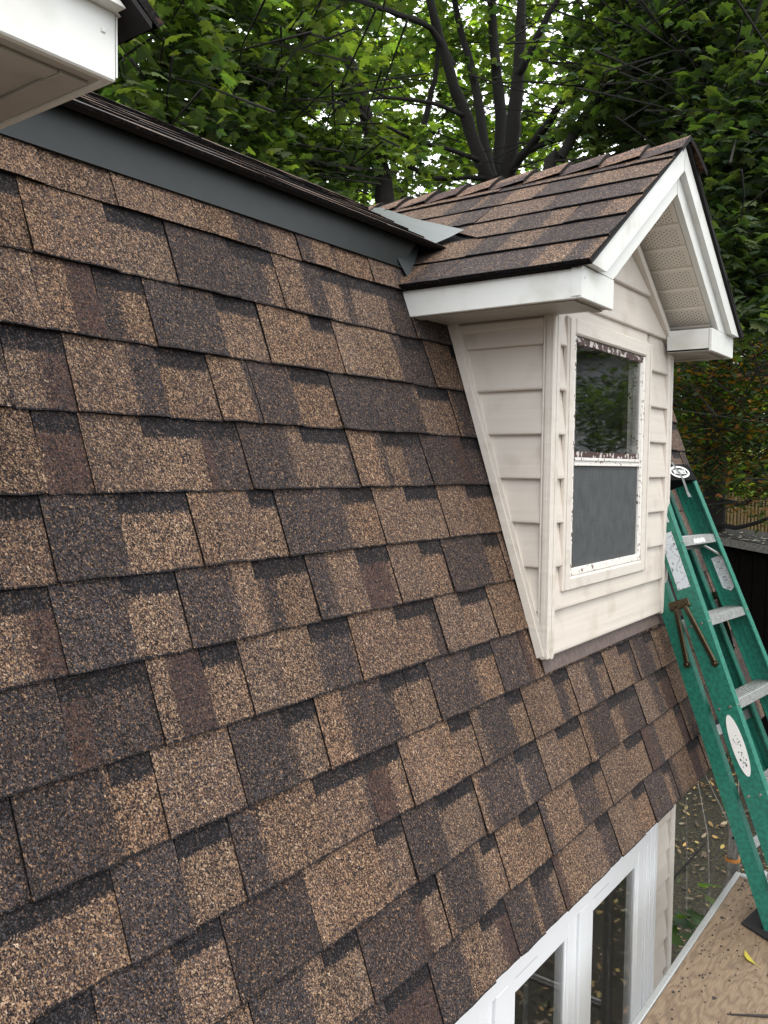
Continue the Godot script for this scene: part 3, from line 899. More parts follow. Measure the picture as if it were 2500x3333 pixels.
		box_at(sa, Vector3(a + 0.0642, wbot + 0.041, WZ - 0.045), Vector3(c - stile_r - 0.0002, wbot + 0.11, WZ + 0.002), 0.004)
		# inner glazing bead
		box_at(sa, Vector3(c - stile_r - 0.012, wbot + 0.1105, WZ - 0.040), Vector3(c - stile_r - 0.0003, -1.5155, WZ - 0.004), 0.002)
		box_at(sa, Vector3(a + 0.0643, wbot + 0.1105, WZ - 0.040), Vector3(a + 0.072, -1.5155, WZ - 0.004), 0.002)
		# weep slot along the top rail
		part("sash", sa, M["vinyl_white"], lwin)
		var sl := st_new()
		box_at(sl, Vector3(a + 0.06, -1.4685, WZ + 0.0021), Vector3(a + 0.2, -1.4605, WZ + 0.0032))
		part("weep_slot", sl, M["soffit_metal"], lwin)
		var gl := st_new()
		box_at(gl, Vector3(a + 0.0722, wbot + 0.111, WZ - 0.014), Vector3(c - stile_r - 0.0122, -1.516, WZ - 0.010))
		part("pane", gl, M["glass"], lwin)
		var cu := st_new()  # bar and strips added behind the pane for the streaks in the glass
		box_at(cu, Vector3(a + 0.02, -1.72, WZ - 0.16), Vector3(c - 0.02, -1.69, WZ - 0.145), 0.003)
		box_at(cu, Vector3(c - 0.20, wbot, WZ - 0.42), Vector3(c - 0.17, -1.30, WZ - 0.40), 0.004)
		box_at(cu, Vector3(a + 0.18, wbot, WZ - 0.32), Vector3(a + 0.20, -1.30, WZ - 0.31), 0.003)
		part("streak_bars", cu, M["streak_grey"], lwin)
	build_dormer(house, 0.0, 0.0)
	build_dormer(house, -2.78, 0.03)
	lay_shingles()

# ---------------------------------------------------------------- ladder
func build_ladder() -> void:
	var ph := deg_to_rad(6.69)
	var al := deg_to_rad(67.03)
	var s := Vector3(cos(ph), 0, sin(ph))
	var n := Vector3(-sin(ph), 0, cos(ph))
	var dn := Vector3(0, -sin(al), 0) + n * cos(al)
	var up := -dn
	var zz := s.cross(up)
	var ref := Vector3(3.22286, -0.25750, -0.98262)     # left front edge at the first step
	var base := ref + s * 0.15245 + dn * 1.458
	var lad := thing("step_ladder", "folded green fibreglass stepladder leaning against the roof beside the dormer", "stepladder", base)
	lad.basis = Basis(s, up, zz)
	var hw := func(y: float) -> float: return 0.184 + (1.458 - y) / 0.305 * 0.01626
	var ytop := 1.70
	for side in [-1.0, 1.0]:
		for rear in [0, 1]:
			var st := st_new()
			var zf0 := 0.0 if rear == 0 else -0.110
			var dp := 0.082 if rear == 0 else 0.052
			var skew := 0.0 if rear == 0 else -0.012        # the rear frame stands a little open at the foot
			var inset := 0.0 if rear == 0 else 0.010
			var P := func(y: float, inn: float, z: float) -> Vector3:
				return Vector3(side * (hw.call(y) - inset - inn), y, z + skew * (1.0 - y / ytop))
			var bars := [[0.0, 0.005, zf0 - dp, zf0], [0.0052, 0.033, zf0 - 0.0055, zf0], [0.0052, 0.033, zf0 - dp, zf0 - dp + 0.0055]]
			for b in bars:
				hexa(st, [P.call(0.02, b[0], b[2]), P.call(0.02, b[1], b[2]), P.call(0.02, b[1], b[3]), P.call(0.02, b[0], b[3]), P.call(ytop, b[0], b[2]), P.call(ytop, b[1], b[2]), P.call(ytop, b[1], b[3]), P.call(ytop, b[0], b[3])])
			# stiffening rib along the web
			hexa(st, [P.call(0.02, 0.0052, zf0 - dp * 0.62), P.call(0.02, 0.0075, zf0 - dp * 0.60), P.call(0.02, 0.0075, zf0 - dp * 0.55), P.call(0.02, 0.0052, zf0 - dp * 0.53), P.call(ytop, 0.0052, zf0 - dp * 0.62), P.call(ytop, 0.0075, zf0 - dp * 0.60), P.call(ytop, 0.0075, zf0 - dp * 0.55), P.call(ytop, 0.0052, zf0 - dp * 0.53)])
			part("front_rail" if rear == 0 else "rear_rail", st, M["fibreglass"], lad)
			var ft := st_new()
			var fx: float = side * (hw.call(0.0) - inset - 0.018)
			box_at(ft, Vector3(fx - 0.024, 0.0, zf0 - dp - 0.008 + skew), Vector3(fx + 0.024, 0.05, zf0 + 0.006 + skew), 0.006)
			part("foot", ft, M["cap_black"], lad)
	# steps
	for i in 5:
		var y := 1.458 - i * 0.305
		if y < 0.1: break
		var st := st_new()
		var w: float = hw.call(y) - 0.0058
		box_at(st, Vector3(-w, y - 0.034, -0.0085), Vector3(w, y, -0.0058), 0.001)
		# the tread is level when the ladder stands as it does, ridged along its length
		var slope := Transform3D(Basis(Vector3.RIGHT, deg_to_rad(17.0)), Vector3(0, y, -0.007))
		box_at(st, Vector3(-w, -0.003, -0.070), Vector3(w, -0.0002, 0.0), 0.0, slope)
		for r in 5:
			box_at(st, Vector3(-w + 0.01, 0.0, -0.064 + r * 0.013), Vector3(w - 0.01, 0.0022, -0.058 + r * 0.013), 0.0008, slope)
		box_at(st, Vector3(-w, y - 0.036, -0.078), Vector3(w, y - 0.015, -0.0745))
		var so := part("step", st, M["aluminium"], lad)
		if i == 0:
			var wr := st_new()
			for k in 9:
				var x0 := -0.05 + k * 0.011
				box_at(wr, Vector3(x0, y - 0.026 + R(-0.002, 0.003), -0.0057), Vector3(x0 + R(0.006, 0.012), y - 0.010 + R(-0.004, 0.003), -0.0052))
			part("worn_print", wr, M["print_white"], so)
		# rivets on the rails
		var rv := st_new()
		for side in [-1.0, 1.0]:
			for q in [0.008, -0.024, -0.066]:
				var c := Vector3(side * (hw.call(y) + 0.0005), y - 0.016, q if q < 0 else -0.03)
				if q > 0:
					c = Vector3(side * (hw.call(y) - 0.018), y - 0.016, 0.0008)
					tube(rv, [c - Vector3(0, 0, 0.002), c + Vector3(0, 0, 0.002)], [0.006, 0.0045], 8)
				else:
					tube(rv, [c, c + Vector3(side * 0.003, 0, 0)], [0.006, 0.0045], 8)
		part("rivets", rv, M["steel"], so)
		# diagonal braces under the first and lower steps
		if i == 0 or i == 3:
			var br := st_new()
			for side in [-1.0, 1.0]:
				tube(br, [Vector3(side * (hw.call(y) - 0.075), y - 0.036, -0.04), Vector3(side * (hw.call(y - 0.09) - 0.010), y - 0.095, -0.012)], [0.006, 0.006], 6)
			part("step_brace", br, M["aluminium"], so)
	# rear horizontal bars
	for y in [0.35, 0.75, 1.15, 1.5]:
		var rb := st_new()
		var w: float = hw.call(y) - 0.015
		box_at(rb, Vector3(-w, y - 0.018, -0.140 - 0.008 * (1.0 - y / ytop)), Vector3(w, y + 0.018, -0.136 - 0.008 * (1.0 - y / ytop)), 0.001)
		part("rear_bar", rb, M["aluminium"], lad)
	# top cap
	var cp := st_new()
	var cw := 0.165
	hexa(cp, [Vector3(-cw, 1.672, 0.012), Vector3(cw, 1.672, 0.012), Vector3(cw, 1.672, -0.160), Vector3(-cw, 1.672, -0.160), Vector3(-cw + 0.018, 1.742, 0.004), Vector3(cw - 0.018, 1.742, 0.004), Vector3(cw - 0.018, 1.742, -0.152), Vector3(-cw + 0.018, 1.742, -0.152)])
	for x in [-0.075, 0.075]:
		box_at(cp, Vector3(x - 0.03, 1.7422, -0.10), Vector3(x + 0.03, 1.748, -0.03), 0.002)
	var cap := part("top_cap", cp, M["cap_black"], lad)
	cap.position = Vector3(-0.012, 0.012, 0.0)
	var ov := st_new()
	var tilt := Transform3D(Basis(Vector3.RIGHT, deg_to_rad(-6.5)), Vector3(0.026, 1.706, 0.0105))
	for k in 40:
		var a0 := TAU * k / 40; var a1 := TAU * (k + 1) / 40
		var ri := Vector2(0.074, 0.0185); var ro := Vector2(0.088, 0.0265)
		var q := [Vector3(cos(a0) * ri.x, sin(a0) * ri.y, 0), Vector3(cos(a0) * ro.x, sin(a0) * ro.y, 0), Vector3(cos(a1) * ro.x, sin(a1) * ro.y, 0), Vector3(cos(a1) * ri.x, sin(a1) * ri.y, 0)]
		var p8 := []
		for v in q: p8.append(tilt * v)
		for v in q: p8.append(tilt * (v + Vector3(0, 0, 0.001)))
		hexa(ov, p8)
	part("logo_oval", ov, M["print_white"], cap)
	var tm := TextMesh.new()
	var fnt := SystemFont.new(); fnt.font_names = PackedStringArray(["Droid Sans"]); fnt.font_weight = 700
	tm.font = fnt; tm.text = "WERNER"; tm.font_size = 32; tm.pixel_size = 0.00088; tm.depth = 0.001
	var to := part("logo_lettering", tm, M["print_white"], cap)
	to.transform = tilt * Transform3D(Basis.IDENTITY, Vector3(0, 0, 0.0008))
	# strip of tape over the cap
	var tp := st_new()
	var tpp := [Vector3(-0.005, 1.7485, -0.04), Vector3(-0.002, 1.7485, 0.006), Vector3(0.022, 1.676, 0.0145), Vector3(0.034, 1.62, 0.008), Vector3(0.036, 1.60, 0.010)]
	for i in 4:
		var w := 0.010 if i < 3 else 0.014
		var a: Vector3 = tpp[i]; var b: Vector3 = tpp[i + 1]
		var wx := Vector3(w, 0, 0)
		hexa(tp, [a - wx, a + wx, b + wx, b - wx, a - wx + Vector3(0, 0.001, 0.001), a + wx + Vector3(0, 0.001, 0.001), b + wx + Vector3(0, 0.001, 0.001), b - wx + Vector3(0, 0.001, 0.001)])
	part("tape_strip", tp, M["tape"], cap)
	# stickers on the left front rail
	var side_x := func(y: float) -> float: return -hw.call(y) - 0.0008
	var s1 := st_new()
	var P2 := func(y: float, z: float) -> Vector3: return Vector3(side_x.call(y), y, z)
	var thick := Vector3(-0.0006, 0, 0)
	for r in [[1.275, 1.49, -0.068, -0.018], [1.525, 1.65, -0.072, -0.014]]:
		var q := [P2.call(r[0], r[2]), P2.call(r[0], r[3]), P2.call(r[1], r[3]), P2.call(r[1], r[2])]
		hexa(s1, [q[0], q[1], q[2], q[3], q[0] + thick, q[1] + thick, q[2] + thick, q[3] + thick])
	part("worn_sticker", s1, M["worn_sticker"], lad)
	var s2 := st_new()
	var cy := 0.70
	var ring := []
	for k in 28:
		var a := TAU * k / 28
		var yy := cy + sin(a) * 0.108
		ring.append(P2.call(yy, -0.041 + cos(a) * 0.024))
	prism(s2, ring, thick)
	var ovs := part("oval_sticker", s2, M["print_white"], lad)
	var s2b := st_new()
	for k in 26:
		var yy := cy + R(-0.06, 0.06) - 0.02; var z0 := -0.041 + R(-0.012, 0.010)
		var h := R(0.002, 0.009); var w := R(0.001, 0.004)
		var q := [P2.call(yy, z0) + thick * 1.2, P2.call(yy, z0 + w) + thick * 1.2, P2.call(yy + h, z0 + w) + thick * 1.2, P2.call(yy + h * 0.8, z0) + thick * 1.2]
		hexa(s2b, [q[0], q[1], q[2], q[3], q[0] + thick, q[1] + thick, q[2] + thick, q[3] + thick])
	part("worn_print", s2b, M["black"], ovs)
	# printed sticker inside the right rail
	var s3 := st_new()
	var xi := func(y: float) -> float: return hw.call(y) - 0.0056
	var sv := [Vector3(xi.call(1.245), 1.245, -0.062), Vector3(xi.call(1.225), 1.225, -0.035), Vector3(xi.call(1.235), 1.235, -0.016), Vector3(xi.call(1.37), 1.37, -0.016), Vector3(xi.call(1.37), 1.37, -0.062)]
	var uvq := [Vector2(0, 0.92), Vector2(0.55, 1), Vector2(1, 0.95), Vector2(1, 0), Vector2(0, 0)]
	for tr in [[0, 1, 2], [0, 2, 3], [0, 3, 4]]:
		for v in tr:
			s3.set_uv(uvq[v]); s3.add_vertex(sv[v] + Vector3(-0.0022, 0, 0))
	part("printed_sticker", s3, M["printed_sticker"], lad)
	# spreader: bracket and two arms on each outer side
	for side in [-1.0, 1.0]:
		var sp := st_new()
		var yb := 1.225
		var x0: float = side * (hw.call(yb) + 0.001)
		box_at(sp, Vector3(minf(x0, x0 + side * 0.008), yb - 0.016, -0.120), Vector3(maxf(x0, x0 + side * 0.008), yb + 0.016, -0.038), 0.003)
		for q in [-0.098, -0.058]:
			tube(sp, [Vector3(x0 + side * 0.008, yb, q), Vector3(x0 + side * 0.013, yb, q)], [0.009, 0.007], 10)
		var spo := part("spreader_bracket", sp, M["brass"], lad)
		for q in [[-0.098, -0.125, 0.215], [-0.060, -0.022, 0.235]]:
			var a := Vector3(x0 + side * 0.004, yb - 0.012, q[0]); var b := Vector3(side * (hw.call(yb - q[2]) + 0.006), yb - q[2], q[1])
			var am := st_new()
			var d := (b - a).normalized()
			var wv := d.cross(Vector3(1, 0, 0)).normalized() * 0.010
			var tv := Vector3(side * 0.006, 0, 0)
			hexa(am, [a - wv, a + wv, b + wv, b - wv, a - wv * 0.6 + tv, a + wv * 0.6 + tv, b + wv * 0.6 + tv, b - wv * 0.6 + tv])
			tube(am, [b - tv * 0.5, b + tv * 1.2], [0.013, 0.011], 12)
			tube(am, [b + tv * 1.2, b + tv * 1.7], [0.007, 0.005], 10)
			part("spreader_arm", am, M["brass"], spo)

# ---------------------------------------------------------------- scaffold and what lies on it
func build_scaffold() -> void:
	var dk := thing("scaffold_deck", "worn plywood scaffold deck with a grey metal edge under the ladder", "scaffold deck", Vector3(1.6, DECK_Y, -0.35))
	var st := st_new()
	box_at(st, Vector3(-2.4, -0.018, -0.4455), Vector3(1.87, 0.0, 0.75), 0.0015)
	part("plywood_panel", st, M["plywood"], dk)
	var e := st_new()
	box_at(e, Vector3(-2.4, -0.060, -0.467), Vector3(1.90, 0.0045, -0.446), 0.003)
	part("metal_edge", e, M["edge_metal"], dk)
	var e2 := st_new()
	box_at(e2, Vector3(1.8705, -0.060, -0.4455), Vector3(1.90, 0.004, 0.75), 0.003)
	part("metal_edge", e2, M["edge_metal"], dk)
	var hk := st_new()
	box_at(hk, Vector3(1.885, -0.05, -0.40), Vector3(1.96, 0.012, -0.36), 0.004)
	part("deck_hook", hk, M["edge_metal"], dk)
	var bits := st_new()
	for i in 900:
		var px := R(-1.0, 1.85)
		var pz := -0.42 + pow(rng.randf(), 1.5) * 0.9
		if rng.randf() < 0.45: px = 1.85 - pow(rng.randf(), 2.0) * 0.9
		var r := R(0.0012, 0.0045) if rng.randf() < 0.94 else R(0.005, 0.010)
		var a := R(0, TAU)
		var c := Vector3(px, 0.0008, pz)
		var q := []
		for k in 4: q.append(c + Vector3(cos(a + k * TAU / 4) * r * R(0.6, 1.3), 0, sin(a + k * TAU / 4) * r * R(0.4, 1.1)))
		prism(bits, q, Vector3(0, R(0.001, 0.003), 0))
	var bo := part("granule_debris", bits, M["debris"], dk)
	bo.set_meta("kind", "stuff")
	# frame
	var fr := thing("scaffold_tower", "galvanised steel scaffold frame with its coupling pin standing above the deck corner", "scaffold", Vector3(3.56, -3.5, -0.845))
	for p in [[0.0, 0.0], [0.0, 1.2], [-3.6, 0.0], [-3.6, 1.2]]:
		var t := st_new()
		tube(t, [Vector3(p[0], 0.0, p[1]), Vector3(p[0], 1.93, p[1])], [0.024, 0.024], 16)
		part("post", t, M["steel"], fr)
	for x in [0.0, -3.6]:
		for y in [0.4, 1.1, 1.80]:
			var t := st_new()
			tube(t, [Vector3(x, y, 0.02), Vector3(x, y, 1.18)], [0.02, 0.02], 10)
			part("cross_bar", t, M["steel"], fr)
	var pin := st_new()
	# hollow pin: outer wall, rim, inner wall
	var sides := 20
	for k in sides:
		var a0 := TAU * k / sides; var a1 := TAU * (k + 1) / sides
		var d0 := Vector3(cos(a0), 0, sin(a0)); var d1 := Vector3(cos(a1), 0, sin(a1))
		var far := Vector3(0, 2.0, 0)
		quad_out(pin, d0 * 0.0215 + Vector3(0, 1.931, 0), d1 * 0.0215 + Vector3(0, 1.931, 0), d1 * 0.0215 + Vector3(0, 2.052, 0), d0 * 0.0215 + Vector3(0, 2.052, 0), far)
		quad_out(pin, d0 * 0.0215 + Vector3(0, 2.052, 0), d1 * 0.0215 + Vector3(0, 2.052, 0), d1 * 0.0165 + Vector3(0, 2.054, 0), d0 * 0.0165 + Vector3(0, 2.054, 0), far - Vector3(0, 1, 0))
		var q := [d0 * 0.0165 + Vector3(0, 2.054, 0), d1 * 0.0165 + Vector3(0, 2.054, 0), d1 * 0.0165 + Vector3(0, 1.94, 0), d0 * 0.0165 + Vector3(0, 1.94, 0)]
		tri(pin, q[0], q[1], q[2]); tri(pin, q[0], q[2], q[3])
	var po := part("coupling_pin", pin, M["steel"], fr)
	var ph := st_new()
	for y in [2.018]:
		var dirv := Vector3(-0.97, 0, 0.24).normalized()
		tube(ph, [dirv * 0.0205 + Vector3(0, y, 0), dirv * 0.0222 + Vector3(0, y, 0)], [0.006, 0.006], 12)
	part("pin_hole", ph, M["black"], po)
	var orr := st_new()
	tube(orr, [Vector3(0, 1.917, 0), Vector3(0, 1.929, 0)], [0.030, 0.029], 16)
	part("orange_collar", orr, M["orange"], fr)
	# leaf on the deck
	var lf := st_new()
	var d := [Vector3(-0.034, 0.004, 0.016), Vector3(-0.012, 0.010, -0.012), Vector3(0.020, 0.007, -0.014), Vector3(0.046, 0.018, -0.006), Vector3(0.022, 0.003, 0.006), Vector3(-0.008, 0.004, 0.010)]
	for i in range(1, 5): tri_out(lf, d[0], d[i], d[i + 1], Vector3(0, -1, 0))
	tube(lf, [d[0], d[0] + Vector3(-0.020, -0.002, 0.014)], [0.0012, 0.0008], 5)
	var lm := mat("yellow_leaf", Color(0.50, 0.42, 0.06), 0.6)
	lm.backlight_enabled = true; lm.backlight = Color(0.6, 0.6, 0.2)
	var lo := part("fallen_leaf", lf, lm)
	lo.position = Vector3(2.885, DECK_Y + 0.001, -0.622)
	lo.rotation.y = 0.5
	lo.scale = Vector3.ONE * 0.8
	tag(lo, "single yellow leaf lying on the plywood deck", "leaf")
	# shingle scraps and a nail strip
	var flat := func(called: String, pts: Array, h: float, label: String, cat: String, m: Material) -> void:
		var s := st_new()
		prism(s, pts, Vector3(0, h, 0))
		var ob := part(called, s, m)
		tag(ob, label, cat)
	var yq := DECK_Y + 0.002
	flat.call("shingle_scrap", [Vector3(3.10, yq, -0.70), Vector3(3.28, yq + 0.02, -0.66), Vector3(3.20, yq + 0.03, -0.50), Vector3(3.03, yq + 0.004, -0.585)], 0.005, "large square black shingle scrap lying on the deck near the ladder foot", "shingle scrap", M["asphalt_edge"])
	flat.call("shingle_scrap", [Vector3(2.905, yq, -0.570), Vector3(2.930, yq, -0.53), Vector3(2.74, yq, -0.44), Vector3(2.80, yq, -0.50)], 0.004, "pointed black shingle scrap on the deck beside the yellow leaf", "shingle scrap", M["asphalt_edge"])
	flat.call("metal_strip", [Vector3(2.550, yq, -0.606), Vector3(2.556, yq, -0.594), Vector3(2.66, yq, -0.42), Vector3(2.668, yq, -0.438)], 0.004, "thin dark strip lying on the deck closest to the camera", "strip", M["debris"])

# ---------------------------------------------------------------- foliage
func maple_leaf() -> ArrayMesh:
	# five pointed lobes with notched sides, a little folded along the midrib, stalk at the origin, tip towards +y
	var half := [[0.0, 0.0], [0.16, -0.10], [0.22, 0.08], [0.42, 0.06], [0.36, 0.20], [0.56, 0.42], [0.36, 0.42], [0.30, 0.54], [0.15, 0.46], [0.20, 0.72], [0.10, 0.74], [0.0, 1.0]]
	var st := SurfaceTool.new()
	st.begin(Mesh.PRIMITIVE_TRIANGLES)
	for sg in [1.0, -1.0]:
		for i in half.size() - 1:
			var c := Vector3(0, 0.32, 0)
			var a := Vector3(half[i][0] * sg, half[i][1], 0); var b := Vector3(half[i + 1][0] * sg, half[i + 1][1], 0)
			a.z = -absf(a.x) * 0.28 - (a.y - 0.3) * (a.y - 0.3) * 0.25; b.z = -absf(b.x) * 0.28 - (b.y - 0.3) * (b.y - 0.3) * 0.25
			st.set_normal(Vector3(sg * 0.25, 0, 1).normalized())
			if sg > 0: st.add_vertex(c); st.add_vertex(b); st.add_vertex(a)
			else: st.add_vertex(c); st.add_vertex(a); st.add_vertex(b)
	return st.commit()

func small_leaf() -> ArrayMesh:
	var st := SurfaceTool.new()
	st.begin(Mesh.PRIMITIVE_TRIANGLES)
	var p := [Vector3(0, 0, 0), Vector3(0.22, 0.3, -0.06), Vector3(0.17, 0.7, -0.08), Vector3(0, 1, -0.12), Vector3(-0.17, 0.7, -0.08), Vector3(-0.22, 0.3, -0.06)]
	var c := Vector3(0, 0.45, 0)
	for i in 6:
		st.set_normal(Vector3(0, 0, 1))
		st.add_vertex(c); st.add_vertex(p[(i + 1) % 6]); st.add_vertex(p[i])
	return st.commit()

var leaf_mesh: ArrayMesh
var leaf_small: ArrayMesh

func put_leaf(buf: PackedFloat32Array, pos: Vector3, nrm: Vector3, tip: Vector3, size: float, c: Color) -> void:
	var z := nrm.normalized()
	var y := (tip - z * tip.dot(z)).normalized()
	var x := y.cross(z)
	x *= size; y *= size; z *= size
	buf.append_array(PackedFloat32Array([x.x, y.x, z.x, pos.x, x.y, y.y, z.y, pos.y, x.z, y.z, z.z, pos.z, c.r, c.g, c.b, 1.0]))

func leaf_cloud(called: String, buf: PackedFloat32Array, mesh: Mesh, m: Material, parent: Node) -> MultiMeshInstance3D:
	var mm := MultiMesh.new()
	mm.transform_format = MultiMesh.TRANSFORM_3D
	mm.use_colors = true
	mm.mesh = mesh
	mm.instance_count = buf.size() / 16
	mm.buffer = buf
	var o := MultiMeshInstance3D.new()
	o.name = called
	o.multimesh = mm
	o.material_override = m
	(self if parent == null else parent).add_child(o, true)
	o.set_meta("kind", "stuff")
	return o

var spray_tone := 1.0

func leaf_colour(pal: Array) -> Color:
	var a: Color = pal[rng.randi_range(0, pal.size() - 1)]
	var v := R(0.75, 1.3) * spray_tone
	return Color(a.r * v * R(0.85, 1.15), a.g * v, a.b * v)

# blobs: [x, y, z, rx, ry, rz, sprays, leaf size]
func foliage(tree: Node3D, blobs: Array, pal: Array, mesh: Mesh, per := 18, spread := 0.26, twig_share := 0.5) -> void:
	var buf := PackedFloat32Array()
	var tw := st_new()
	var off := tree.position
	for b in blobs:
		var c := Vector3(b[0], b[1], b[2]) - off
		for k in int(b[6]):
			var v := Vector3(R(-1, 1), R(-1, 1), R(-1, 1))
			while v.length() > 1.0: v = Vector3(R(-1, 1), R(-1, 1), R(-1, 1))
			var p := c + Vector3(v.x * b[3], v.y * b[4], v.z * b[5])
			var dirv := Vector3(R(-1, 1), R(-0.55, 0.25), R(-1, 1)).normalized()
			if rng.randf() < twig_share:
				var back := p - dirv * R(0.5, 1.5) + Vector3(0, R(-0.2, 0.2), 0)
				tube(tw, [back, (back + p) * 0.5 + Vector3(R(-0.06, 0.06), R(0.0, 0.1), R(-0.06, 0.06)), p + dirv * spread * 0.7], [0.010, 0.006, 0.002], 4, false)
			spray_tone = R(0.7, 1.5)  # lighter and darker clumps put light and shade into the leaf colour
			for i in per:
				var along := R(-1.3, 1.0)
				var q := p + dirv * along * spread + Vector3(R(-1, 1), R(-0.8, 0.5), R(-1, 1)) * spread * 0.55
				var nrm := Vector3(R(-0.7, 0.7), 1.0, R(-0.7, 0.7))
				var tip := dirv * 0.7 + Vector3(R(-0.8, 0.8), R(-1.1, -0.1), R(-0.8, 0.8))
				put_leaf(buf, q, nrm, tip, b[7] * R(0.55, 1.3), leaf_colour(pal))
	spray_tone = 1.0
	leaf_cloud("crown", buf, mesh, M["leaf"], tree)
	var t := part("twigs", tw, M["bark"], tree)
	t.set_meta("kind", "stuff")

func limb(tree: Node3D, called: String, path: Array, sides := 9) -> void:
	var pts := []
	var rad := []
	# a smooth path with slight kinks
	var cv := Curve3D.new()
	for i in path.size():
		var p := Vector3(path[i][0], path[i][1], path[i][2]) - tree.position
		var d := Vector3.ZERO
		if i > 0 and i < path.size() - 1:
			d = (Vector3(path[i + 1][0], path[i + 1][1], path[i + 1][2]) - Vector3(path[i - 1][0], path[i - 1][1], path[i - 1][2])) * 0.16
		cv.add_point(p, -d, d)
	var n := (path.size() - 1) * 4
	for i in n + 1:
		var t := float(i) / 4.0
		var k := mini(int(t), path.size() - 2)
		pts.append(cv.sample(k, t - k) + Vector3(R(-1, 1), R(-1, 1), R(-1, 1)) * 0.008)
		rad.append(lerpf(path[k][3], path[k + 1][3], t - k) * R(0.95, 1.12) * 1.08)
	var st := st_new()
	tube(st, pts, rad, sides)
	part(called, st, M["bark"], tree)

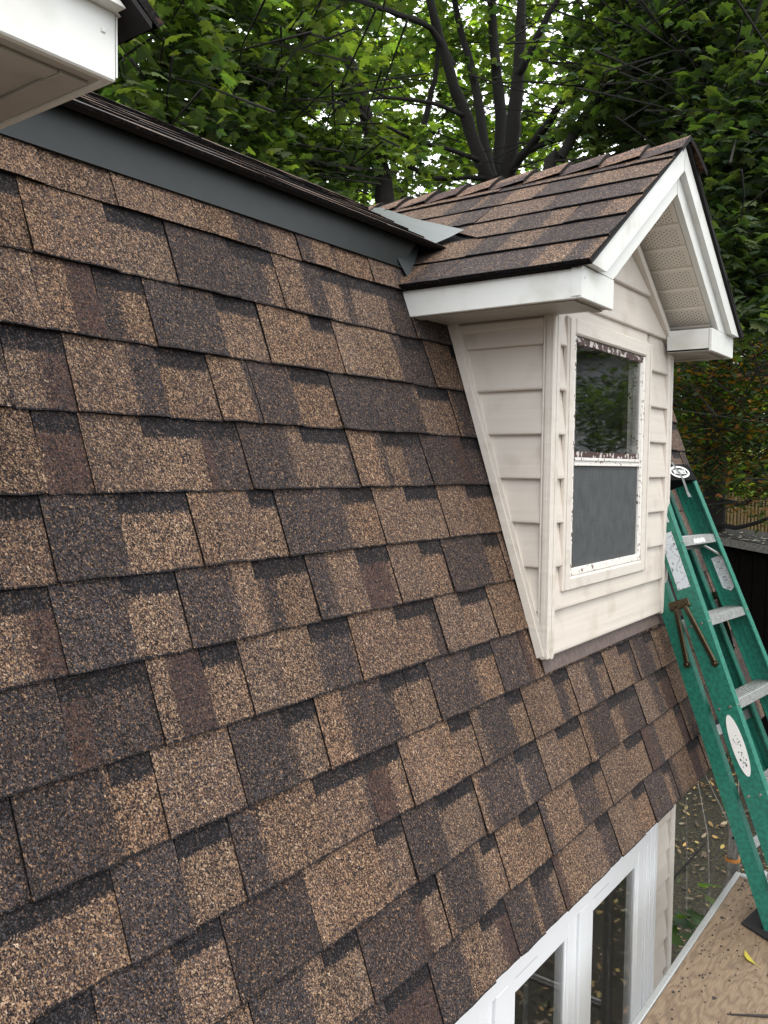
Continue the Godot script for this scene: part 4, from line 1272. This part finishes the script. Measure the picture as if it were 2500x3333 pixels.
func build_trees() -> void:
	leaf_mesh = maple_leaf()
	leaf_small = small_leaf()
	var green := [Color(0.128, 0.170, 0.095), Color(0.148, 0.195, 0.10), Color(0.10, 0.142, 0.09), Color(0.24, 0.295, 0.12)]
	var lime := [Color(0.30, 0.38, 0.12), Color(0.36, 0.43, 0.13), Color(0.24, 0.32, 0.11), Color(0.42, 0.47, 0.15)]
	var deep := [Color(0.088, 0.123, 0.075), Color(0.07, 0.10, 0.068), Color(0.135, 0.172, 0.085)]
	var autumn := [Color(0.05, 0.085, 0.03), Color(0.04, 0.07, 0.03), Color(0.22, 0.09, 0.03), Color(0.26, 0.14, 0.04), Color(0.06, 0.10, 0.03), Color(0.05, 0.09, 0.03)]
	# A: the many-stemmed maple behind the dormer
	var a := thing("maple_tree", "tall maple with many dark stems fanning out behind the dormer ridge", "tree", Vector3(8.57, -3.5, -4.68), "maples behind the house")
	limb(a, "trunk", [[8.57, -3.55, -4.68, 0.24], [8.57, -1.5, -4.68, 0.20], [8.57, 1.0, -4.68, 0.18], [8.57, 3.2, -4.70, 0.15]], 12)
	var la := [
		[[8.56, 2.90, -4.70, 0.095], [8.36, 3.24, -4.82, 0.072], [8.18, 3.78, -4.95, 0.062], [8.02, 4.10, -5.02, 0.055], [7.87, 4.56, -5.11, 0.045], [7.73, 4.91, -5.16, 0.038], [7.56, 5.58, -5.28, 0.030], [7.3, 6.8, -5.4, 0.010]],
		[[8.57, 2.95, -4.69, 0.07], [8.58, 3.34, -4.87, 0.05], [8.62, 4.04, -5.05, 0.045], [8.67, 4.62, -5.21, 0.040], [8.68, 5.22, -5.41, 0.033], [8.74, 6.01, -5.57, 0.025], [8.8, 7.2, -5.7, 0.01]],
		[[8.57, 2.90, -4.68, 0.09], [8.72, 3.38, -4.85, 0.07], [8.85, 3.99, -4.90, 0.065], [8.93, 4.67, -5.03, 0.055], [9.02, 5.47, -5.15, 0.045], [9.03, 6.28, -5.21, 0.035], [9.1, 7.8, -5.3, 0.012]],
		[[8.58, 2.90, -4.67, 0.09], [8.52, 3.28, -4.61, 0.077], [8.49, 3.82, -4.53, 0.070], [8.45, 4.44, -4.47, 0.055], [8.40, 4.98, -4.42, 0.045], [8.35, 5.71, -4.39, 0.035], [8.3, 7.2, -4.3, 0.012]],
		[[8.44, 4.24, -4.47, 0.045], [8.40, 4.33, -4.36, 0.040], [8.34, 4.61, -4.14, 0.034], [8.34, 4.82, -3.99, 0.030], [8.28, 5.13, -3.75, 0.022], [8.2, 5.8, -3.4, 0.008]],
		[[8.51, 3.20, -4.62, 0.050], [8.35, 3.49, -4.18, 0.042], [8.24, 3.56, -4.00, 0.038], [8.16, 3.70, -3.79, 0.033], [8.05, 3.83, -3.28, 0.024], [8.02, 3.87, -2.97, 0.018], [7.94, 3.85, -2.57, 0.010]],
		[[8.42, 3.40, -4.36, 0.030], [8.32, 3.41, -3.71, 0.026], [8.21, 3.33, -3.17, 0.020], [8.13, 3.33, -2.61, 0.012]],
		[[8.45, 3.20, -4.76, 0.030], [8.06, 3.11, -4.88, 0.024], [7.59, 3.01, -5.01, 0.022], [7.14, 3.07, -5.12, 0.020], [6.69, 3.09, -5.23, 0.018], [6.14, 3.00, -5.46, 0.014], [5.52, 2.75, -5.59, 0.008]],
		[[8.33, 3.35, -4.82, 0.025], [7.74, 3.36, -5.00, 0.020], [7.31, 3.33, -5.07, 0.018], [6.90, 3.34, -5.13, 0.012], [6.39, 3.22, -5.13, 0.008]],
		[[8.20, 3.80, -4.96, 0.022], [7.75, 3.80, -5.02, 0.019], [7.08, 3.71, -5.26, 0.015], [6.46, 3.43, -5.39, 0.010]],
		[[8.00, 4.30, -5.03, 0.035], [7.72, 4.61, -5.14, 0.030], [7.19, 4.55, -5.18, 0.026], [6.63, 4.47, -5.27, 0.020], [6.08, 4.37, -5.32, 0.010]]]
	for p in la: limb(a, "branch", p)
	foliage(a, [[7.9, 6.6, -5.2, 1.6, 1.2, 1.4, 100, 0.12], [9.4, 6.2, -5.6, 1.5, 1.5, 1.3, 110, 0.12], [8.6, 4.6, -6.2, 1.6, 1.4, 0.6, 60, 0.11], [7.4, 4.6, -5.9, 0.9, 0.8, 0.5, 34, 0.11], [8.1, 3.7, -3.2, 0.8, 0.7, 0.9, 80, 0.12], [9.6, 4.4, -5.6, 1.3, 1.0, 1.2, 70, 0.12], [7.3, 3.15, -5.3, 0.9, 0.35, 0.5, 22, 0.12], [8.3, 7.6, -4.4, 2.2, 1.2, 2.2, 160, 0.12]], green, leaf_mesh)
	# B: the left maple, reaching over the roof
	var b := thing("maple_tree", "maple left of the many-stemmed one, its boughs reaching over the long roof", "tree", Vector3(6.96, -3.5, -5.15), "maples behind the house")
	limb(b, "trunk", [[6.96, -3.55, -5.15, 0.16], [6.96, 0.0, -5.12, 0.13], [6.96, 2.61, -5.15, 0.085], [6.91, 3.09, -5.26, 0.062], [6.77, 3.68, -5.33, 0.055], [6.60, 4.17, -5.45, 0.047], [6.45, 4.47, -5.50, 0.040], [6.33, 4.98, -5.55, 0.03], [6.1, 6.2, -5.6, 0.01]], 11)
	var lb := [
		[[6.76, 3.53, -5.34, 0.045], [6.62, 3.65, -5.37, 0.042], [6.25, 3.86, -5.38, 0.035], [6.00, 4.03, -5.40, 0.030], [5.66, 4.08, -5.35, 0.025], [5.30, 4.27, -5.37, 0.012]],
		[[6.96, 2.2, -5.15, 0.05], [7.86, 2.91, -5.64, 0.040], [8.19, 3.59, -5.60, 0.035], [8.46, 4.25, -5.63, 0.030], [8.62, 4.75, -5.63, 0.026], [8.79, 5.46, -5.79, 0.015]],
		[[6.80, 3.39, -5.27, 0.030], [6.33, 3.47, -5.24, 0.024], [5.60, 3.38, -5.21, 0.018], [4.88, 3.14, -5.15, 0.012], [4.38, 2.81, -5.12, 0.006]],
		[[6.93, 2.9, -5.2, 0.028], [6.3, 2.85, -5.3, 0.02], [5.6, 2.6, -5.3, 0.013], [5.0, 2.45, -5.3, 0.006]]]
	for p in lb: limb(b, "branch", p)
	foliage(b, [[4.12, 3.10, -5.0, 0.7, 0.6, 0.5, 48, 0.125], [4.75, 3.0, -5.35, 0.6, 0.5, 0.5, 52, 0.125], [5.0, 3.55, -5.10, 0.7, 0.5, 0.5, 50, 0.125], [5.5, 3.0, -5.36, 0.6, 0.45, 0.5, 44, 0.12], [6.15, 2.8, -5.5, 0.6, 0.4, 0.5, 46, 0.12], [4.95, 2.45, -5.3, 0.8, 0.35, 0.5, 54, 0.12], [3.9, 2.55, -5.3, 0.6, 0.5, 0.5, 46, 0.125], [5.9, 3.75, -5.3, 0.7, 0.45, 0.5, 44, 0.12], [6.5, 3.0, -5.4, 0.45, 0.35, 0.5, 18, 0.12], [4.4, 4.4, -5.0, 1.4, 0.7, 0.9, 60, 0.125], [6.0, 5.2, -5.6, 1.5, 0.8, 1.0, 60, 0.12], [7.2, 2.4, -5.8, 1.3, 0.4, 0.6, 40, 0.12]], green, leaf_mesh)
	# C: the slender leaning maple on the right
	var c := thing("maple_tree", "slender leaning maple with dense dark leaves above the dormer's right side", "tree", Vector3(7.2, -3.5, -3.9), "maples behind the house")
	limb(c, "trunk", [[7.2, -3.55, -3.9, 0.11], [7.35, 0.0, -3.8, 0.09], [7.46, 2.67, -3.63, 0.052], [7.54, 2.90, -3.54, 0.045], [7.68, 3.24, -3.39, 0.042], [7.73, 3.59, -3.17, 0.037], [7.78, 3.92, -2.96, 0.032], [7.82, 4.23, -2.78, 0.027], [7.84, 4.9, -2.5, 0.012]], 10)
	for p in [[[7.80, 3.75, -3.10, 0.020], [7.66, 3.55, -2.76, 0.016], [7.49, 3.33, -2.30, 0.012], [7.44, 3.24, -1.84, 0.007]], [[7.5, 2.8, -3.58, 0.022], [7.7, 2.85, -3.0, 0.017], [7.8, 2.9, -2.4, 0.012], [7.85, 2.75, -1.9, 0.006]], [[7.4, 1.5, -3.7, 0.025], [7.6, 1.9, -3.0, 0.018], [7.7, 1.9, -2.3, 0.011], [7.7, 1.7, -1.8, 0.006]]]:
		limb(c, "branch", p, 7)
	foliage(c, [[7.82, 4.25, -3.15, 0.6, 0.5, 0.45, 34, 0.12], [7.71, 3.6, -2.65, 0.6, 0.5, 0.5, 72, 0.12], [7.59, 3.75, -2.1, 0.6, 0.55, 0.5, 84, 0.12], [7.54, 3.0, -1.86, 0.6, 0.5, 0.45, 84, 0.12], [8.25, 3.25, -2.6, 0.6, 0.5, 0.5, 74, 0.12], [8.5, 3.7, -3.1, 0.6, 0.45, 0.5, 44, 0.12], [7.66, 2.40, -1.95, 0.6, 0.5, 0.35, 70, 0.12], [7.54, 1.75, -1.74, 0.5, 0.45, 0.3, 50, 0.12], [7.86, 1.5, -1.96, 0.5, 0.35, 0.3, 34, 0.12], [7.38, 2.6, -1.65, 0.5, 0.5, 0.4, 56, 0.12], [8.45, 3.0, -2.32, 0.6, 0.5, 0.4, 60, 0.12], [7.3, 1.2, -1.55, 0.3, 0.3, 0.25, 12, 0.13], [7.8, 4.8, -2.4, 1.0, 0.6, 1.0, 80, 0.12]], deep, leaf_mesh)
	# D: the dark-trunked tree with turning leaves beside the shed
	var d := thing("autumn_tree", "dark straight-trunked tree with fine green and rusty orange leaves behind the ladder", "tree", Vector3(12.30, -3.5, -3.31))
	limb(d, "trunk", [[12.276, -3.55, -3.278, 0.209], [12.304, -2.525, -3.306, 0.174], [12.388, -0.767, -3.362, 0.146], [12.499, 0.739, -3.348, 0.105], [12.527, 2.037, -3.432, 0.077], [12.541, 3.334, -3.529, 0.063], [12.569, 4.966, -3.655, 0.042], [12.694, 6.138, -3.711, 0.017]], 11)
	for p in [[[12.374, -0.307, -3.432, 0.042], [12.374, 0.405, -3.487, 0.036], [12.22, 1.367, -3.543, 0.031], [12.067, 2.302, -3.613, 0.021], [11.885, 3.222, -3.711, 0.011]],
		[[12.457, 0.544, -3.39, 0.042], [12.206, 0.781, -3.055, 0.033], [12.025, 1.018, -2.609, 0.024], [11.774, 1.242, -2.023, 0.014]],
		[[12.429, -0.405, -3.348, 0.042], [12.192, -0.474, -2.943, 0.033], [11.899, -0.307, -2.651, 0.025], [11.592, 0.084, -2.162, 0.014]],
		[[12.513, 1.381, -3.39, 0.036], [12.276, 1.59, -3.027, 0.028], [11.899, 1.758, -2.609, 0.017], [11.662, 1.814, -2.232, 0.011]],
		[[12.416, -0.767, -3.334, 0.042], [11.997, -0.781, -2.943, 0.028], [11.662, -0.628, -2.483, 0.02]],
		[[12.416, 0.14, -3.376, 0.028], [11.857, 0.349, -2.929, 0.018], [11.3, 0.279, -2.511, 0.01]],
		[[12.443, 0.976, -3.376, 0.028], [11.997, 1.325, -3.627, 0.018], [11.439, 1.465, -3.767, 0.01]]]:
		limb(d, "branch", p, 7)
	foliage(d, [[11.021, 1.256, -3.32, 0.628, 0.558, 0.488, 40, 0.091], [11.3, 0.781, -3.153, 0.698, 0.488, 0.488, 44, 0.091], [11.3, 1.186, -2.762, 0.698, 0.558, 0.418, 44, 0.091], [11.16, 0.642, -2.441, 0.558, 0.488, 0.418, 36, 0.091], [11.439, 0.195, -2.888, 0.698, 0.488, 0.558, 44, 0.091], [11.16, -0.167, -2.455, 0.558, 0.418, 0.488, 32, 0.091], [12.136, 0.335, -3.767, 0.698, 0.698, 0.558, 44, 0.091], [11.997, 1.744, -2.929, 0.837, 0.698, 0.698, 70, 0.091], [12.136, 2.79, -3.627, 0.976, 0.837, 0.837, 60, 0.098], [11.997, 1.953, -4.045, 0.698, 0.698, 0.558, 40, 0.091]], autumn, leaf_small, 21, 0.30, 0.8)
	# more trees farther off
	var far_spots := [[12.2, -6.6, 6.0, 2.8, "light green tree standing well behind the many-stemmed maple", lime], [11.2, -8.2, 5.0, 2.3, "bright green tree far behind the left maple", lime], [15.5, -4.6, 4.6, 2.9, "pale green tree beyond the fence, behind the dormer's right eave", lime], [17.5, -2.8, 3.4, 2.4, "yellow green tree beyond the fence at the right edge", lime], [9.0, -9.6, 4.4, 2.2, "dark green tree farthest left behind the long roof", green], [16.6, -3.9, 3.4, 2.3, "wide green tree straight behind the dark-trunked one", green], [15.8, -5.9, 2.4, 1.8, "low dark tree behind the fence, nearest the dormer", deep], [19.0, -4.0, 2.6, 2.2, "dark round tree behind the fence at the right edge", deep], [17.8, -5.0, 2.4, 2.2, "low dense tree close behind the bamboo fence", green], [20.0, -6.0, 4.2, 3.0, "tree seen far off between the dormer eave and the fence", green]]
	for f in far_spots:
		var t := thing("leafy_tree", f[4], "tree", Vector3(f[0], -3.5, f[1]))
		var x: float = f[0]; var z: float = f[1]; var h: float = f[2]; var r: float = f[3]
		limb(t, "trunk", [[x, -3.55, z, 0.18], [x + 0.1, 0.0, z, 0.14], [x, h * 0.6, z + 0.1, 0.09], [x + 0.1, h, z, 0.03]], 9)
		for k in 5:
			var aa := k * 1.3 + x
			limb(t, "branch", [[x, 0.6 + k * 0.6, z, 0.05], [x + cos(aa) * r * 0.4, 1.3 + k * 0.7, z + sin(aa) * r * 0.4, 0.03], [x + cos(aa) * r * 0.8, 1.7 + k * 0.8, z + sin(aa) * r * 0.8, 0.012]], 6)
		var bl := []
		for k in 17:
			var aa := R(0, TAU); var rr := sqrt(rng.randf()) * r
			bl.append([x + cos(aa) * rr, lerpf(-1.4, h + 0.6, rng.randf()), z + sin(aa) * rr, 0.9, 0.7, 0.9, 19, 0.15])
		foliage(t, bl, f[5], leaf_mesh, 16, 0.30, 0.35)
	# trees in the garden in front of the house, which the panes mirror
	for f in [[9.5, 2.3, "dark green garden tree mirrored in the dormer window"], [11.5, 5.0, "second garden tree farther out, beside the pale house"], [13.5, 2.2, "third garden tree, behind the first one from the house"]]:
		var t := thing("garden_tree", f[2], "tree", Vector3(f[0], -3.5, f[1]))
		limb(t, "trunk", [[f[0], -3.55, f[1], 0.2], [f[0] + 0.1, -1.0, f[1], 0.15], [f[0], 1.4, f[1] + 0.1, 0.10], [f[0] - 0.2, 3.2, f[1], 0.03]], 9)
		var bl := []
		for k in 12:
			var aa := R(0, TAU)
			bl.append([f[0] + cos(aa) * R(0.2, 1.7), R(-1.6, 3.4), f[1] + sin(aa) * R(0.2, 1.7), 0.7, 0.6, 0.7, 40, 0.09])
		foliage(t, bl, deep, leaf_mesh, 20, 0.28, 0.08)

func build_surroundings() -> void:
	# ground
	var g := st_new()
	var n := 40
	for i in n:
		for j in n:
			var f := func(a: float, b: float) -> Vector3:
				var x := signf(a) * (pow(absf(a), 2.2) * 140.0) + 6.0
				var z := signf(b) * (pow(absf(b), 2.2) * 140.0) - 2.0
				return Vector3(x, -3.5 + 0.03 * sin(x * 1.7 + z) * cos(z * 1.3) * (0.0 if absf(a) > 0.6 or absf(b) > 0.6 else 1.0), z)
			var a0 := -1.0 + 2.0 * i / n; var a1 := -1.0 + 2.0 * (i + 1) / n
			var b0 := -1.0 + 2.0 * j / n; var b1 := -1.0 + 2.0 * (j + 1) / n
			quad_out(g, f.call(a0, b0), f.call(a1, b0), f.call(a1, b1), f.call(a0, b1), Vector3(f.call(a0, b0).x, -50, f.call(a0, b0).z))
	var go := part("ground", g, M["soil"])
	tag(go, "dark bare soil with thin moss below the scaffold and behind the house", "", "", "structure")
	# fallen leaves
	var buf := PackedFloat32Array()
	var pal := [Color(0.34, 0.23, 0.08), Color(0.42, 0.29, 0.09), Color(0.26, 0.16, 0.06), Color(0.36, 0.29, 0.12), Color(0.20, 0.12, 0.06), Color(0.30, 0.25, 0.16), Color(0.12, 0.09, 0.06), Color(0.10, 0.075, 0.05)]
	for i in 6500:
		var p := Vector3(R(4.4, 14.0), -3.47, R(-5.0, 1.2))
		var nr := Vector3(R(-0.5, 0.5), 1, R(-0.5, 0.5))
		put_leaf(buf, p + Vector3(0, R(0.0, 0.03), 0), nr, Vector3(R(-1, 1), 0, R(-1, 1)), R(0.03, 0.085), leaf_colour(pal) * 0.75)
	var fo := leaf_cloud("fallen_leaves", buf, leaf_small, M["dry_leaf"], null)
	tag(fo, "yellow and tan fallen leaves scattered over the dark soil", "leaves", "", "stuff")
	# low ground cover
	buf = PackedFloat32Array()
	for i in 9000:
		var p := Vector3(R(4.4, 13.0), -3.49, R(-4.6, 1.2))
		if sin(p.x * 1.9) + cos(p.z * 2.3 + p.x) < 0.2: continue
		put_leaf(buf, p, Vector3(R(-1, 1), 0.4, R(-1, 1)), Vector3(R(-0.5, 0.5), 1, R(-0.5, 0.5)), R(0.03, 0.07), Color(0.05, 0.065, 0.025) * R(0.6, 1.3))
	var mo := leaf_cloud("ground_cover", buf, leaf_small, M["dry_leaf"], null)
	tag(mo, "short dull green weeds growing in the soil", "weeds", "", "stuff")
	# cut maple branch lying by the wall
	var cb := thing("cut_branch", "cut maple branch with fresh green leaves lying beside the wall corner", "branch", Vector3(4.42, -3.27, -1.45))
	var br := st_new()
	tube(br, [Vector3(-0.9, 0.0, 0.4), Vector3(-0.2, 0.5, 0.1), Vector3(0.1, 0.95, 0.0), Vector3(0.55, 1.12, 0.12)], [0.018, 0.015, 0.010, 0.005], 7)
	tube(br, [Vector3(-0.2, 0.5, 0.1), Vector3(-0.3, 0.8, -0.1), Vector3(-0.2, 1.05, -0.2)], [0.010, 0.007, 0.004], 6)
	part("stem", br, M["bark"], cb)
	var lb := PackedFloat32Array()
	for i in 85:
		var q := Vector3(R(-0.7, 0.25), 0, R(-0.3, 0.35))
		q.y = 0.25 + (q.x + 0.7) * 0.9 + R(-0.35, 0.1)
		put_leaf(lb, q, Vector3(R(-0.7, 0.7), 1, R(-0.7, 0.7)), Vector3(R(-1, 1), R(-0.5, 0.3), R(-1, 1)), R(0.11, 0.19), leaf_colour([Color(0.08, 0.13, 0.05), Color(0.10, 0.155, 0.065), Color(0.055, 0.095, 0.04)]))
	leaf_cloud("leaves", lb, leaf_mesh, M["leaf"], cb)
	# dry weed stalks
	var ws := thing("dry_stalks", "thin dry brown weed stalks rising beside the scaffold post", "weed", Vector3(5.6, -3.5, -1.35))
	for k in 6:
		var s := st_new()
		var x := R(-0.25, 0.25); var z := R(-0.2, 0.2)
		var p := [Vector3(x, 0, z), Vector3(x + R(-0.1, 0.1), 0.6, z + R(-0.1, 0.1)), Vector3(x + R(-0.25, 0.25), 1.1, z + R(-0.2, 0.2)), Vector3(x + R(-0.4, 0.5), R(1.3, 1.6), z + R(-0.3, 0.3))]
		tube(s, p, [0.006, 0.005, 0.004, 0.002], 5)
		part("stalk", s, M["shed_edge"], ws)
	# fence
	var fe := thing("bamboo_fence", "tall tan bamboo fence behind the dark-trunked tree", "fence", Vector3(14.6, -3.5, -3.6))
	var sl := st_new()
	var zz := -3.4
	while zz < 5.2:
		var r := R(0.020, 0.028)
		var top := 3.05 + R(-0.05, 0.06)
		tube(sl, [Vector3(R(-0.01, 0.01), 0, zz), Vector3(R(-0.01, 0.01), top, zz)], [r, r * 0.9], 6)
		zz += 0.053
	var fs := part("bamboo_canes", sl, M["bamboo"], fe)
	fs.set_meta("kind", "stuff")
	for y in [0.5, 1.6, 2.7]:
		var rl := st_new()
		box_at(rl, Vector3(0.03, y - 0.04, -3.45), Vector3(0.07, y + 0.04, 5.2))
		part("rail", rl, M["shed_edge"], fe)
	# shed
	var sh := thing("garden_shed", "low dark wooden shed with a leaf-littered roof edge right of the ladder", "shed", Vector3(11.6, -3.5, -1.2))
	var w := st_new()
	prism(w, [Vector3(0.75, 0, -2.25), Vector3(0.75, 2.45, -2.25), Vector3(-1.5, 2.30, 0.6), Vector3(-1.5, 0, 0.6)], Vector3(0.6, 0, 0.42))
	part("wall", w, M["shed_wood"], sh)
	for k in 14:
		var t0 := k / 14.0; var t1 := (k + 0.93) / 14.0
		var a := Vector3(0.75, 0.0, -2.25).lerp(Vector3(-1.5, 0, 0.6), t0); var b := Vector3(0.75, 0.0, -2.25).lerp(Vector3(-1.5, 0, 0.6), t1)
		var out := Vector3(-0.78, 0, -0.62) * 0.02
		var bd := st_new()
		prism(bd, [a, b, b + Vector3(0, 2.36, 0), a + Vector3(0, 2.42, 0)], out)
		part("board", bd, M["shed_wood"], sh)
	var rf := st_new()
	prism(rf, [Vector3(0.90, 2.54, -2.65), Vector3(-1.75, 2.42, 0.70), Vector3(-1.75, 2.48, 0.70), Vector3(0.90, 2.62, -2.65)], Vector3(0.7, 0.03, 0.5))
	part("roof", rf, M["shed_roof"], sh)
	var re := st_new()
	prism(re, [Vector3(0.89, 2.51, -2.66), Vector3(-1.77, 2.39, 0.70), Vector3(-1.77, 2.475, 0.70), Vector3(0.89, 2.61, -2.66)], Vector3(-0.03, 0, -0.02))
	part("roof_edge", re, M["shed_edge"], sh)
	buf = PackedFloat32Array()
	for i in 200:
		var t := rng.randf(); var s := pow(rng.randf(), 1.5)
		var p := Vector3(0.90, 2.63, -2.65).lerp(Vector3(-1.75, 2.50, 0.70), t) + Vector3(0.7, 0.03, 0.5) * s * 0.7
		put_leaf(buf, p, Vector3(R(-0.3, 0.3), 1, R(-0.3, 0.3)), Vector3(R(-1, 1), 0.2, R(-1, 1)), R(0.05, 0.09), leaf_colour([Color(0.45, 0.40, 0.34), Color(0.30, 0.22, 0.14), Color(0.5, 0.46, 0.4)]))
	var lo := leaf_cloud("roof_litter", buf, leaf_small, M["dry_leaf"], sh)
	# cable
	var ca := st_new()
	var cp := []
	var cr := []
	for k in 13:
		var t := k / 12.0
		cp.append(Vector3(10.4, 0.95, -4.4).lerp(Vector3(7.5, 0.20, -0.3), t) - Vector3(0, sin(t * PI) * 0.05, 0))
		cr.append(0.0022)
	tube(ca, cp, cr, 6)
	var co := part("service_cable", ca, M["cable_grey"])
	tag(co, "thin grey service cable crossing in front of the dark-trunked tree", "cable")
	# neighbour's house, seen only in the window
	var nb := thing("neighbour_house", "pale sided neighbouring house mirrored in the dormer window", "house", Vector3(17.5, -3.5, 6.5))
	var nw := st_new()
	box_at(nw, Vector3(-0.2, 0, -4.5), Vector3(7, 6.0, 4.5))
	part("wall", nw, M["neighbour_siding"], nb)
	var y := 0.0
	while y < 6.0:
		var s := st_new()
		hexa(s, [Vector3(-0.2, y, -4.5), Vector3(-0.2, y, 4.5), Vector3(-0.2, y + 0.2, 4.5), Vector3(-0.2, y + 0.2, -4.5), Vector3(-0.23, y, -4.5), Vector3(-0.23, y, 4.5), Vector3(-0.205, y + 0.2, 4.5), Vector3(-0.205, y + 0.2, -4.5)])
		part("siding_board", s, M["neighbour_siding"], nb)
		y += 0.2
	var nr := st_new()
	prism(nr, [Vector3(-0.7, 5.9, -4.9), Vector3(3.4, 8.2, -4.9), Vector3(7.5, 5.9, -4.9)], Vector3(0, 0, 9.8))
	part("roof", nr, M["shed_roof"], nb)

func _ready() -> void:
	rng.seed = 20240607
	# camera
	var cam := Camera3D.new()
	cam.name = "Camera"
	cam.fov = 62.04
	cam.near = 0.05
	cam.far = 400.0
	cam.transform = Transform3D(Basis(Vector3(0.59284, 0.01123, 0.80524), Vector3(0.03758, 0.99843, -0.04159), Vector3(-0.80445, 0.05491, 0.59148)).orthonormalized(), Vector3.ZERO)
	add_child(cam)
	cam.current = true
	# overcast sky
	var we := WorldEnvironment.new()
	var env := Environment.new()
	env.background_mode = Environment.BG_SKY
	var sky := Sky.new()
	var sm := ProceduralSkyMaterial.new()
	sm.sky_top_color = Color(0.97, 0.985, 1.0)
	sm.sky_horizon_color = Color(0.72, 0.73, 0.74)
	sm.sky_curve = 0.2
	sm.ground_bottom_color = Color(0.20, 0.19, 0.17)
	sm.ground_horizon_color = Color(0.5, 0.5, 0.48)
	sm.sun_angle_max = 0.0
	sm.energy_multiplier = 2.4
	sky.sky_material = sm
	env.sky = sky
	env.background_energy_multiplier = 1.0
	env.tonemap_mode = Environment.TONE_MAPPER_LINEAR
	env.tonemap_exposure = 1.4
	env.sdfgi_enabled = true
	env.ssao_enabled = true
	env.ssil_enabled = true
	we.environment = env
	we.name = "WorldEnvironment"
	add_child(we)
	var sun := DirectionalLight3D.new()
	sun.name = "Sun"
	sun.light_energy = 0.35
	sun.light_color = Color(1.0, 0.97, 0.92)
	sun.light_angular_distance = 25.0
	sun.shadow_enabled = true
	sun.look_at_from_position(Vector3(-2.0, 8.0, 4.5), Vector3(0, 0, 0))
	add_child(sun)

	make_materials()
	build_house()
	build_ladder()
	build_scaffold()
	build_trees()
	build_surroundings()
